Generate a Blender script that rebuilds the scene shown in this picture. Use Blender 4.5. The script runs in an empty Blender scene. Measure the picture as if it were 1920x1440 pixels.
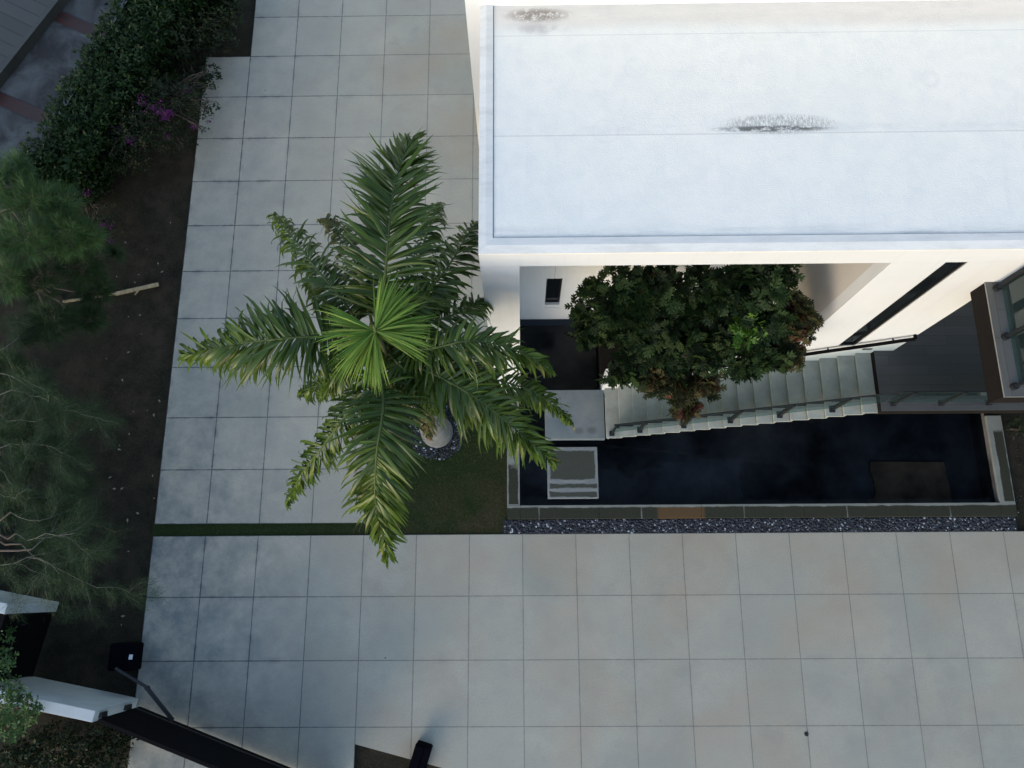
import bpy, math, random
import numpy as np
from mathutils import Vector, Matrix, Quaternion
random.seed(7); rng = np.random.default_rng(7)
SC = bpy.context.scene; C = SC.collection
R_ = math.radians; PI = math.pi

# ------------------------------------------------------------------ camera
FPX = 1462.19                                   # focal length in pixels of a 1920 px wide picture
CAM = np.array([8.370, -1.217, 17.926])
def rotm(p, r, y):
    cx, sx, cy, sy, cz, sz = math.cos(p), math.sin(p), math.cos(r), math.sin(r), math.cos(y), math.sin(y)
    return (np.array([[cz,-sz,0],[sz,cz,0],[0,0,1]]) @ np.array([[cy,0,sy],[0,1,0],[-sy,0,cy]])
            @ np.array([[1,0,0],[0,cx,-sx],[0,sx,cx]]))
RC = rotm(0.257977687, 0.0120000130, -0.00494568601)
cam = bpy.data.cameras.new('camera'); co = bpy.data.objects.new('camera', cam); C.objects.link(co)
cam.sensor_width = 36; cam.lens = FPX/1920*36; cam.clip_end = 2000; cam.clip_start = .1
M4 = Matrix([list(RC[i])+[CAM[i]] for i in range(3)]+[[0,0,0,1]]); co.matrix_world = M4
SC.camera = co
SC.render.resolution_x = 1024; SC.render.resolution_y = 768
def W(x, y, z=0.0):
    """point at height z seen at (x, y) of the 1920x1440 survey of the photograph"""
    d = RC @ np.array([(x-960)/FPX, (720-y)/FPX, -1.0]); t = (z-CAM[2])/d[2]
    return np.array([CAM[0]+d[0]*t, CAM[1]+d[1]*t, z])

# ------------------------------------------------------------------ sky, sun, exposure
SUN_EL, SUN_AZ = R_(20), R_(213)                # low, from the south, a little west
w = bpy.data.worlds.new('World'); SC.world = w; w.use_nodes = True
nt = w.node_tree; bg = nt.nodes['Background']; sky = nt.nodes.new('ShaderNodeTexSky')
sky.sky_type = 'NISHITA'; sky.sun_disc = False; sky.sun_elevation = SUN_EL; sky.sun_rotation = SUN_AZ
sky.air_density = 1.0; sky.dust_density = 1.15; sky.ozone_density = 0.0
nt.links.new(sky.outputs[0], bg.inputs[0]); bg.inputs[1].default_value = 0.15
sl = bpy.data.lights.new('sun', 'SUN'); so = bpy.data.objects.new('sun', sl); C.objects.link(so)
sl.energy = 0.20; sl.angle = R_(28); sl.color = (1.0, .98, .94)
sd = Vector((math.sin(SUN_AZ)*math.cos(SUN_EL), math.cos(SUN_AZ)*math.cos(SUN_EL), math.sin(SUN_EL)))
so.rotation_euler = sd.to_track_quat('Z', 'Y').to_euler()
SC.view_settings.view_transform = 'Standard'; SC.view_settings.look = 'None'
SC.view_settings.exposure = 1.30; SC.view_settings.gamma = 1
SC.render.engine = 'CYCLES'
SC.cycles.max_bounces = 7; SC.cycles.diffuse_bounces = 3; SC.cycles.transparent_max_bounces = 8

# ------------------------------------------------------------------ materials
class NT:
    """tiny node helper"""
    def __init__(s, name):
        s.m = bpy.data.materials.new(name); s.m.use_nodes = True; s.t = s.m.node_tree; s.b = s.t.nodes['Principled BSDF']
        s.out = s.t.nodes['Material Output']
    def n(s, typ, **kw):
        n = s.t.nodes.new(typ)
        for k, v in kw.items(): setattr(n, k, v)
        return n
    def l(s, a, b): s.t.links.new(a, b)
    def set(s, sock, v):
        if hasattr(v, 'node'): s.l(v, sock)
        else: sock.default_value = v
    def pos(s):
        if not hasattr(s, '_p'):
            s._p = s.n('ShaderNodeTexCoord').outputs['Object']
            sp = s.n('ShaderNodeSeparateXYZ'); s.l(s._p, sp.inputs[0]); s.x, s.y, s.z = sp.outputs
        return s._p
    def noise(s, scale, detail=4, rough=.55, vec=None, dist=0):
        n = s.n('ShaderNodeTexNoise'); n.inputs['Scale'].default_value = scale; n.inputs['Detail'].default_value = detail
        n.inputs['Roughness'].default_value = rough; n.inputs['Distortion'].default_value = dist
        s.l(vec if vec is not None else s.pos(), n.inputs['Vector']); return n.outputs[0]
    def map(s, v, a, b, c=0., d=1., smooth=False):
        n = s.n('ShaderNodeMapRange'); n.interpolation_type = 'SMOOTHSTEP' if smooth else 'LINEAR'
        s.set(n.inputs[0], v)
        for i, q in enumerate((a, b, c, d)): s.set(n.inputs[i+1], q)
        return n.outputs[0]
    def math(s, op, a, b=0., c=0.):
        n = s.n('ShaderNodeMath', operation=op); s.set(n.inputs[0], a); s.set(n.inputs[1], b); s.set(n.inputs[2], c); return n.outputs[0]
    def mix(s, f, a, b, mode='MIX'):
        n = s.n('ShaderNodeMix', data_type='RGBA', blend_type=mode); s.set(n.inputs[0], f)
        for k, v in ((6, a), (7, b)):
            if hasattr(v, 'node'): s.l(v, n.inputs[k])
            else: n.inputs[k].default_value = (*v[:3], 1)
        return n.outputs[2]
    def col(s, v):
        if hasattr(v, 'node'): s.l(v, s.b.inputs['Base Color'])
        else: s.b.inputs['Base Color'].default_value = (*v[:3], 1)
    def bump(s, h, strength=.3, dist=.01):
        n = s.n('ShaderNodeBump'); n.inputs['Strength'].default_value = strength; n.inputs['Distance'].default_value = dist
        s.l(h, n.inputs['Height']); s.l(n.outputs[0], s.b.inputs['Normal'])
    def rough(s, v): s.set(s.b.inputs['Roughness'], v)
    def stretch(s, sx, sy, sz, off=(0,0,0)):
        n = s.n('ShaderNodeMapping'); n.inputs['Scale'].default_value = (sx, sy, sz); n.inputs['Location'].default_value = off
        s.l(s.pos(), n.inputs[0]); return n.outputs[0]
    def ellipse(s, cx, cy, rx, ry, inner=.4):
        """1 inside an ellipse in plan, fading outwards"""
        s.pos()
        a = s.math('DIVIDE', s.math('SUBTRACT', s.x, cx), rx); b = s.math('DIVIDE', s.math('SUBTRACT', s.y, cy), ry)
        d = s.math('SQRT', s.math('ADD', s.math('MULTIPLY', a, a), s.math('MULTIPLY', b, b)))
        return s.map(d, inner, 1.0, 1.0, 0.0, True)

def plain(name, colr, rough=.6, var=.12, scale=6, bump=0, metal=0, spec=None):
    k = NT(name); n = k.noise(scale, 5)
    c0 = tuple(max(0, c*(1-var)) for c in colr); c1 = tuple(min(1, c*(1+var)) for c in colr)
    k.col(k.mix(k.map(n, .3, .7), c0, c1)); k.rough(rough); k.b.inputs['Metallic'].default_value = metal
    if spec is not None: k.b.inputs['Specular IOR Level'].default_value = spec
    if bump: k.bump(k.noise(scale*8, 3), bump, .01)
    return k.m

def paving(name, y0, pitch):
    """broom-finished concrete slabs, sawn joints every 1.2 m, dirt and rust stains"""
    k = NT(name); k.pos()
    big = k.noise(.55, 5, .6); mid = k.noise(2.2, 6, .62); fine = k.noise(26, 4, .8)
    base = k.mix(k.map(big, .3, .7), (.268, .284, .240), (.392, .378, .305))
    base = k.mix(k.map(mid, .38, .68, 0, .7), base, (.25, .25, .225))
    base = k.mix(k.math('MULTIPLY', k.map(k.noise(.55, 3, .45, k.stretch(1,1,1,(31,7,0))), .44, .70, 0, .75), k.map(k.x, 1, 6)), base, (.31, .262, .195))
    base = k.mix(k.math('MULTIPLY', k.map(k.noise(.8, 5, .6, k.stretch(1,1,1,(5,17,3))), .52, .70, 0, .42), k.map(k.y, 1, -3, .25, 1)), base, (.18, .20, .185))
    base = k.mix(k.map(fine, .42, .66, 0, .42), base, (.20, .205, .19))
    base = k.mix(k.map(k.noise(60, 2, .6), .60, .72, 0, .35), base, (.12, .125, .12))
    # each slab was poured with a slightly different grey
    cell = k.n('ShaderNodeCombineXYZ')
    k.l(k.math('FLOOR', k.math('DIVIDE', k.x, 1.2)), cell.inputs[0])
    k.l(k.math('FLOOR', k.math('DIVIDE', k.math('SUBTRACT', k.y, y0), pitch)), cell.inputs[1])
    wn = k.n('ShaderNodeTexWhiteNoise'); k.l(cell.outputs[0], wn.inputs[0])
    base = k.mix(k.map(wn.outputs[0], 0, 1, 0, .22), base, (.40, .385, .34))
    # grime along the western edge
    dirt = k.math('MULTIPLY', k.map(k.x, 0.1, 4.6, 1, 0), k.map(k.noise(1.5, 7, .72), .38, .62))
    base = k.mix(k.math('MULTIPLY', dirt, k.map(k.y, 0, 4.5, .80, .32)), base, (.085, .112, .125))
    vo = k.n('ShaderNodeTexVoronoi'); vo.inputs['Scale'].default_value = .8; k.l(k.pos(), vo.inputs['Vector'])
    base = k.mix(k.map(vo.outputs['Distance'], .010, .020, .75, 0), base, (.05, .05, .05))
    warp = k.map(k.noise(9, 3), 0, 1, -.006, .006)
    def near(v, p):
        f = k.math('FRACT', k.math('ADD', k.math('DIVIDE', v, p), .5))
        return k.math('ABSOLUTE', k.math('MULTIPLY', k.math('SUBTRACT', f, .5), p))
    dx = k.math('ADD', near(k.x, 1.2), warp); dy = k.math('ADD', near(k.math('SUBTRACT', k.y, y0), pitch), warp)
    d = k.math('MINIMUM', dx, dy)
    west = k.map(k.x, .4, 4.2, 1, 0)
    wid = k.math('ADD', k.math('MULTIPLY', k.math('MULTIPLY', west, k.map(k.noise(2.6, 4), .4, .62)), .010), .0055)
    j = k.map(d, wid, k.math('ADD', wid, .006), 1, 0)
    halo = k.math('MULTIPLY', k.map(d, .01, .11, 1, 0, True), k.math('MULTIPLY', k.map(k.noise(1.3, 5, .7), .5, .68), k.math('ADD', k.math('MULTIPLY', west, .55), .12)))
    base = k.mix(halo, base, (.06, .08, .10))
    base = k.mix(k.math('MULTIPLY', j, k.map(k.x, 2, 8, .85, .55)), base, (.035, .045, .055))
    k.col(base); k.rough(.85)
    k.bump(k.math('SUBTRACT', fine, k.math('MULTIPLY', j, 3)), .18, .006)
    return k.m
YG = 0.273; PU = 1.2396; PL = 1.3452
M_pav_up = paving('paving_upper', YG, PU); M_pav_lo = paving('paving_lower', 0.0, PL)

def soil_mat():
    k = NT('soil'); big = k.noise(.45, 5, .6); mid = k.noise(3, 6, .7); fine = k.noise(45, 4, .75)
    c = k.mix(k.map(mid, .3, .7), (.008, .0085, .006), (.030, .026, .018))
    g = k.math('MULTIPLY', k.map(big, .42, .62), k.map(fine, .35, .6))
    c = k.mix(k.math('MULTIPLY', g, .6), c, (.012, .018, .009))
    c = k.mix(k.map(k.noise(1.1, 5, .7, k.stretch(1,1,1,(9,2,0))), .5, .65, 0, .5), c, (.045, .035, .026))
    c = k.mix(k.map(fine, .56, .72, 0, .8), c, (.095, .078, .058))
    c = k.mix(k.map(k.noise(17, 4, .8), .6, .72, 0, .7), c, (.004, .004, .004))
    k.col(c); k.rough(.95); k.b.inputs['Specular IOR Level'].default_value = .15
    k.bump(k.math('ADD', mid, fine), .7, .04); return k.m
M_soil = soil_mat()
def lawn_mat():
    k = NT('lawn'); mid = k.noise(1.6, 6, .65); fine = k.noise(60, 4, .7)
    c = k.mix(k.map(fine, .3, .7), (.008, .016, .005), (.028, .046, .014))
    edge = k.math('MULTIPLY', k.map(mid, .38, .58), k.map(k.math('ADD', k.math('MULTIPLY', k.x, .5), k.math('MULTIPLY', k.y, -1)), 1.6, 3.4))
    c = k.mix(edge, c, k.mix(k.map(fine, .35, .7), (.022, .018, .009), (.11, .085, .05)))
    k.col(c); k.rough(.95); k.b.inputs['Specular IOR Level'].default_value = .15
    k.bump(fine, .8, .03); return k.m
M_lawn = lawn_mat()

def plaster(name, c=(.57, .60, .63)):
    k = NT(name); n = k.noise(1.2, 6, .6); f = k.noise(70, 2)
    a = k.mix(k.map(n, .3, .8), c, tuple(v*.94 for v in c)); a = k.mix(k.map(k.noise(1, 5, .65, k.stretch(7, 7, .35)), .52, .75, 0, .3), a, tuple(v*.80 for v in c)); k.col(a); k.rough(.75); k.bump(f, .12, .003); return k.m
M_white = plaster('white_render')
M_warm = plaster('warm_render', (.47, .46, .445))
def roof_mat():
    k = NT('roof_membrane'); k.pos()
    big = k.noise(.5, 5, .6); f = k.noise(48, 3, .65); mid = k.noise(3.5, 5, .6)
    c = k.mix(k.map(big, .3, .7), (.745, .765, .72), (.79, .79, .745))
    c = k.mix(k.map(mid, .4, .8, 0, .40), c, (.58, .63, .64))
    c = k.mix(k.map(f, .35, .65, 0, .12), c, (.55, .58, .60))
    # two welded seams
    for ys, w_, a in ((5.15, .007, .30), (6.853, .006, .22)):
        d = k.math('ABSOLUTE', k.math('SUBTRACT', k.y, ys)); c = k.mix(k.map(d, w_, w_*2, a, 0), c, (.30, .33, .36))
    # grey drift just uphill of the southern seam
    band = k.math('MULTIPLY', k.map(k.math('ABSOLUTE', k.math('SUBTRACT', k.y, 5.235)), .03, .11, 1, 0, True), k.map(k.noise(1.1, 5, .7, k.stretch(1, 3, 1)), .45, .7))
    c = k.mix(k.math('MULTIPLY', band, .35), c, (.45, .49, .53))
    # mould patch: speckle above, a dark core along the seam
    sp = k.noise(34, 4, .8); hair = k.noise(20, 4, .75, k.stretch(2.2, .55, 1))
    m = k.math('MULTIPLY', k.ellipse(12.16, 5.30, .98, .20, .55), k.map(hair, .43, .55))
    c = k.mix(k.math('MULTIPLY', m, .6), c, (.18, .195, .20))
    m = k.math('MULTIPLY', k.ellipse(12.05, 5.225, 1.05, .07, .4), k.map(k.noise(6, 5, .7, k.stretch(1, 2.5, 1)), .43, .50))
    c = k.mix(k.math('MULTIPLY', m, .85), c, (.06, .07, .07))
    # rust brown patch in the north-west corner, pinkish wash along the north edge
    c = k.mix(k.map(k.math('ADD', k.y, k.map(big, 0, 1, -.15, .15)), 6.85, 7.12, 0, .5, True), c, k.mix(k.map(k.noise(1.4, 5, .7, k.stretch(.6, 3, 1)), .35, .65), (.66, .60, .54), (.52, .47, .42)))
    m = k.math('MULTIPLY', k.ellipse(8.68, 7.22, .62, .17, .3), k.map(k.noise(12, 5, .75), .40, .50))
    c = k.mix(k.math('MULTIPLY', m, .7), c, (.12, .08, .05))
    m = k.math('MULTIPLY', k.ellipse(8.7, 6.98, .55, .16, .2), k.map(mid, .42, .6))
    c = k.mix(k.math('MULTIPLY', m, .5), c, (.33, .31, .32))
    m = k.math('MULTIPLY', k.ellipse(12.5, 6.80, 1.2, .16, .2), k.map(k.noise(2, 5), .45, .6))
    c = k.mix(k.math('MULTIPLY', m, .3), c, (.45, .45, .47))
    # pale ponding rings, grey runs towards the southern gutter, grime along the gutter itself
    vo = k.n('ShaderNodeTexVoronoi'); vo.inputs['Scale'].default_value = .9; k.l(k.pos(), vo.inputs['Vector'])
    ring = k.map(k.math('ABSOLUTE', k.math('SUBTRACT', vo.outputs['Distance'], .17)), .0, .03, 1, 0)
    c = k.mix(k.math('MULTIPLY', k.math('MULTIPLY', ring, .22), k.map(big, .4, .6)), c, (.50, .54, .55))
    runs = k.map(k.noise(1, 5, .65, k.stretch(5, .5, 1)), .55, .72, 0, .35); c = k.mix(k.math('MULTIPLY', runs, k.map(k.y, 3.5, 5.2, 1, .2)), c, (.56, .60, .62))
    gut = k.math('MULTIPLY', k.map(k.y, 3.56, 3.75, 1, 0), k.map(k.noise(2, 5, .7, k.stretch(.5, 4, 1)), .45, .65)); c = k.mix(k.math('MULTIPLY', gut, .5), c, (.36, .40, .42))
    k.col(c); k.rough(.6); k.bump(k.math('ADD', f, k.math('MULTIPLY', mid, .6)), .4, .012); return k.m
M_roof = roof_mat()
def coping_mat():
    k = NT('coping'); f = k.noise(5, 6, .7, k.stretch(.25, 1, 1)); g = k.noise(40, 3)
    c = k.mix(k.map(f, .45, .75, 0, .8), (.68, .69, .67), (.50, .52, .51)); c = k.mix(k.map(g, .62, .75, 0, .35), c, (.3, .33, .36))
    k.col(c); k.rough(.55); return k.m
M_coping = coping_mat()
M_groove = plain('groove', (.16, .17, .19), .8)

def stone_rim():
    """pale concrete coping with big damp patches that stop short of the inner edge"""
    k = NT('pool_stone'); k.pos(); f = k.noise(30, 4, .7); n = k.noise(2.5, 4)
    dry = k.mix(k.map(n, .3, .7), (.15, .165, .155), (.20, .215, .20))
    wet = k.mix(k.map(f, .3, .7), (.022, .025, .018), (.036, .038, .028))
    rust = k.math('MULTIPLY', k.map(k.math('ABSOLUTE', k.math('SUBTRACT', k.x, 12.0)), .5, .56, 1, 0), k.map(k.y, .64, .6))
    wet = k.mix(k.math('MULTIPLY', rust, .7), wet, (.11, .065, .03))
    e = k.math('ADD', k.map(n, 0, 1, -.035, .035), k.map(k.noise(9, 3), 0, 1, -.012, .012))
    def cells(v, off, p, w0):
        q = k.math('FRACT', k.math('DIVIDE', k.math('ADD', v, off), p))
        return k.math('MULTIPLY', k.math('SUBTRACT', .5, k.math('ABSOLUTE', k.math('SUBTRACT', q, .5))), p)
    ex = cells(k.x, .5, 2.32, 0); south = k.map(k.math('ADD', k.y, e), .575, .595, 1, 0)
    ends = k.map(k.math('ADD', ex, e), -.01, .02)
    ms = k.math('MULTIPLY', south, ends)
    ms = k.math('MULTIPLY', ms, k.map(k.y, .66, .65))
    side = k.math('MULTIPLY', k.map(k.y, .66, .67), k.map(k.math('ADD', k.math('ABSOLUTE', k.math('SUBTRACT', k.x, k.map(k.math('SUBTRACT', k.x, 13), 0, .1, 8.20, 19.42))), e), .10, .12, 1, 0))
    side = k.math('MULTIPLY', side, k.map(k.math('ADD', k.y, k.math('MULTIPLY', e, 6)), 1.5, 1.62, 1, k.map(k.x, 13, 14)))
    side = k.math('MULTIPLY', side, k.map(k.math('ADD', k.y, e), 2.25, 2.32, 1, 0))
    m = k.math('MAXIMUM', ms, side)
    k.col(k.mix(m, dry, wet)); k.rough(.85); k.b.inputs['Specular IOR Level'].default_value = .15; k.bump(f, .2, .004); return k.m
M_rim = stone_rim()
def pad_mat():
    k = NT('damp_concrete'); k.pos(); f = k.noise(30, 4, .7); n = k.noise(4, 4)
    dry = k.mix(k.map(n, .3, .7), (.15, .17, .18), (.22, .24, .24)); wet = k.mix(k.map(f, .3, .7), (.036, .042, .036), (.056, .062, .052))
    e = k.map(n, 0, 1, -.05, .05)
    def box(x0, x1, y0, y1):
        a = k.math('MINIMUM', k.math('SUBTRACT', k.x, x0), k.math('SUBTRACT', x1, k.x)); b = k.math('MINIMUM', k.math('SUBTRACT', k.y, y0), k.math('SUBTRACT', y1, k.y))
        return k.map(k.math('ADD', k.math('MINIMUM', a, b), e), 0, .03)
    m = box(9.02, 10.09, 1.20, 1.90)
    m = k.math('MAXIMUM', m, box(9.02, 10.12, 1.00, 1.14)); m = k.math('MAXIMUM', m, box(9.02, 10.12, .80, .95))
    k.b.inputs['Specular IOR Level'].default_value = .2; k.col(k.mix(m, dry, wet)); k.rough(.8); k.bump(f, .2, .004); return k.m
M_pad = pad_mat()
def stair_mat():
    k = NT('cast_concrete'); n = k.noise(2.6, 6, .65); f = k.noise(40, 3)
    c = k.mix(k.map(n, .3, .7), (.20, .225, .21), (.32, .34, .315)); c = k.mix(k.map(f, .4, .7, 0, .15), c, (.11, .13, .13))
    k.col(c); k.rough(.7); k.bump(f, .15, .003); return k.m
M_step = stair_mat()
def landing_mat():
    k = NT('landing_concrete'); k.pos(); n = k.noise(1.6, 6, .65); c = k.mix(k.map(n, .35, .65), (.10, .135, .155), (.17, .195, .20))
    for (x, y) in ((9.72, 2.33), (10.02, 2.34)): c = k.mix(k.math('MULTIPLY', k.ellipse(x, y, .17, .13, .2), .7), c, (.075, .085, .08))
    k.col(c); k.rough(.65); k.bump(k.noise(40, 3), .15, .003); return k.m
M_land = landing_mat()
def plank_mat(name, c0, c1, L=1.2, Wd=.16, ang=0, grout=.3, mortar=.004):
    k = NT(name); mp = k.n('ShaderNodeMapping'); k.l(k.pos(), mp.inputs[0]); mp.inputs['Rotation'].default_value = (0, 0, ang)
    b = k.n('ShaderNodeTexBrick'); k.l(mp.outputs[0], b.inputs['Vector'])
    for kk, v in (('Scale', 1), ('Mortar Size', mortar), ('Brick Width', L), ('Row Height', Wd), ('Mortar Smooth', .1), ('Bias', 0)): b.inputs[kk].default_value = v
    b.inputs['Color1'].default_value = (*c0, 1); b.inputs['Color2'].default_value = (*c1, 1); b.inputs['Mortar'].default_value = (*[v*grout for v in c0], 1)
    b.offset = .37
    s2 = k.n('ShaderNodeMapping'); s2.inputs['Scale'].default_value = (2.5, 26, 1); k.l(mp.outputs[0], s2.inputs[0])
    g = k.noise(1, 5, .65, s2.outputs[0]); c = k.mix(k.map(g, .3, .75, 0, .45), b.outputs[0], tuple(v*.55 for v in c0))
    k.col(c); k.rough(.55); k.bump(g, .15, .004); return k.m
M_deck = plank_mat('grey_wood_tile', (.066, .070, .075), (.048, .052, .057), 1.2, .2)
M_balc = plank_mat('balcony_tile', (.105, .105, .10), (.075, .077, .076), 1.2, .2, PI/2)
M_oldwood = plank_mat('weathered_boards', (.036, .040, .037), (.027, .030, .029), 9, .42, 0, .25)
M_fascia = plain('dark_fascia', (.010, .009, .0085), .8, spec=.08)
M_black = plain('black_metal', (.007, .0075, .009), .45, .2, 4)
M_gate = plain('black_gate_metal', (.0025, .0025, .0035), .8, .2, 3, spec=.08)
M_rail = plain('dark_steel', (.012, .015, .018), .6, .1, spec=.2)
M_navy = plain('navy_plastic', (.0022, .0022, .0045), .9, .15, spec=.03)
M_label = plain('paper_label', (.55, .6, .65), .6, .1, 20)
M_deepc = plain('pool_tile', (.088, .084, .082), .7, .8, 1.0, spec=.2)
M_reflslab = plain('reflection_slab', (.27, .17, .095), .9, .55, 1.6)  # brown reflection on the water, put into a base colour
M_trunk = plain('palm_bark', (.15, .155, .15), .85, .25, 5, .4)
M_bark = plain('tree_bark', (.07, .055, .045), .9, .3, 12, .5)
M_twig = plain('pale_twig', (.095, .10, .085), .8, .35, 9)
M_gatewall = plain('gate_wall_plaster', (.36, .41, .43), .85, .08, 3, .25)
M_bamboo = plain('dry_wood', (.26, .22, .13), .7, .4, 12)
M_dryleaf = plain('dry_leaf', (.17, .16, .12), .8, .3, 15)
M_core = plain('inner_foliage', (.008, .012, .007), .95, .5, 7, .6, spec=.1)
def glass_mat():
    k = NT('tinted_glass'); k.b.inputs['Base Color'].default_value = (.45, .62, .62, 1)
    g = k.n('ShaderNodeBsdfGlossy'); g.inputs['Roughness'].default_value = .02; g.inputs['Color'].default_value = (.9, .95, .95, 1)
    t = k.n('ShaderNodeBsdfTransparent'); t.inputs['Color'].default_value = (.42, .58, .58, 1)
    d = k.n('ShaderNodeBsdfDiffuse'); d.inputs['Color'].default_value = (.09, .16, .17, 1)
    mx = k.n('ShaderNodeMixShader'); mx.inputs[0].default_value = .13; k.l(t.outputs[0], mx.inputs[1]); k.l(d.outputs[0], mx.inputs[2])
    fr = k.n('ShaderNodeFresnel'); fr.inputs[0].default_value = 1.5; m2 = k.n('ShaderNodeMixShader')
    k.l(fr.outputs[0], m2.inputs[0]); k.l(mx.outputs[0], m2.inputs[1]); k.l(g.outputs[0], m2.inputs[2]); k.l(m2.outputs[0], k.out.inputs[0]); return k.m
M_glass = glass_mat()
def water_mat():
    k = NT('still_water'); g = k.n('ShaderNodeBsdfGlossy'); g.inputs['Roughness'].default_value = .03
    t = k.n('ShaderNodeBsdfTransparent'); t.inputs['Color'].default_value = (.42, .47, .52, 1)
    fr = k.n('ShaderNodeFresnel'); fr.inputs[0].default_value = 1.25; m2 = k.n('ShaderNodeMixShader')
    b = k.n('ShaderNodeBump'); b.inputs['Strength'].default_value = .08; b.inputs['Distance'].default_value = .02; k.l(k.noise(3, 2), b.inputs['Height'])
    k.l(b.outputs[0], g.inputs['Normal']); k.l(fr.outputs[0], m2.inputs[0]); k.l(t.outputs[0], m2.inputs[1]); k.l(g.outputs[0], m2.inputs[2])
    k.l(m2.outputs[0], k.out.inputs[0]); return k.m
M_water = water_mat()
def pane_mat():
    k = NT('window_pane'); k.col((.006, .008, .010)); k.rough(.05); return k.m
M_pane = pane_mat()
def leaf_mat(name, a, b, c=None, rough=.45, trans=.25, cmix=.12, spec=.2):
    """leaf colour varies from leaf to leaf through the per-leaf attribute 'tint'"""
    k = NT(name); at = k.n('ShaderNodeAttribute'); at.attribute_name = 'tint'; f = at.outputs['Fac']
    colr = k.mix(f, a, b)
    if c is not None: colr = k.mix(k.map(f, 1-cmix, 1-cmix+.02), colr, c)
    k.col(colr); k.rough(rough); k.b.inputs['Specular IOR Level'].default_value = spec
    tr = k.n('ShaderNodeBsdfTranslucent'); k.l(colr, tr.inputs['Color']); mx = k.n('ShaderNodeMixShader'); mx.inputs[0].default_value = trans
    k.l(k.b.outputs[0], mx.inputs[1]); k.l(tr.outputs[0], mx.inputs[2]); k.l(mx.outputs[0], k.out.inputs[0]); return k.m
M_frond = leaf_mat('palm_leaf', (.018, .044, .007), (.092, .155, .020), (.19, .19, .05), .34, .3, .05, .4)
M_frond_new = leaf_mat('palm_leaf_new', (.07, .165, .022), (.22, .32, .06), None, .4, .35)
M_frond_old = leaf_mat('palm_leaf_old', (.035, .06, .022), (.09, .085, .035), (.13, .07, .04), .5, .3, .12)
M_rachis = plain('palm_rib', (.06, .085, .02), .9, .2, 6)
M_court = leaf_mat('lobed_leaf', (.004, .010, .004), (.024, .052, .013), (.07, .03, .02), .65, .2, .06)
M_court_b = leaf_mat('lobed_leaf_bright', (.04, .11, .015), (.10, .20, .03), None, .4, .25)
M_court_r = leaf_mat('lobed_leaf_bronze', (.022, .040, .014), (.075, .058, .025), (.11, .04, .028), .65, .2, .22)
M_hedge = leaf_mat('hedge_leaf', (.006, .018, .005), (.024, .052, .013), (.08, .11, .06), .4, .2, .04)
M_bush = leaf_mat('bush_leaf', (.005, .011, .004), (.018, .032, .011), (.08, .085, .035), .5, .2, .06)
M_flower = leaf_mat('magenta_bract', (.05, .008, .058), (.13, .02, .135), None, .6, .4)
M_needle = leaf_mat('needle', (.018, .050, .018), (.085, .16, .05), None, .5, .2)
M_needle_d = leaf_mat('needle_dark', (.010, .026, .010), (.036, .068, .024), None, .5, .2)
M_grass = leaf_mat('grass_blade', (.008, .022, .006), (.045, .078, .020), (.13, .11, .05), .7, .2, .07)
def pebble_mat():
    k = NT('blue_grey_pebble'); at = k.n('ShaderNodeAttribute'); at.attribute_name = 'tint'; f = at.outputs['Fac']
    c = k.mix(f, (.010, .012, .018), (.046, .052, .066)); c = k.mix(k.map(f, .92, .95), c, (.24, .27, .31)); k.col(c); k.rough(.75); k.b.inputs['Specular IOR Level'].default_value = .25; return k.m
M_pebble = pebble_mat()

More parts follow.
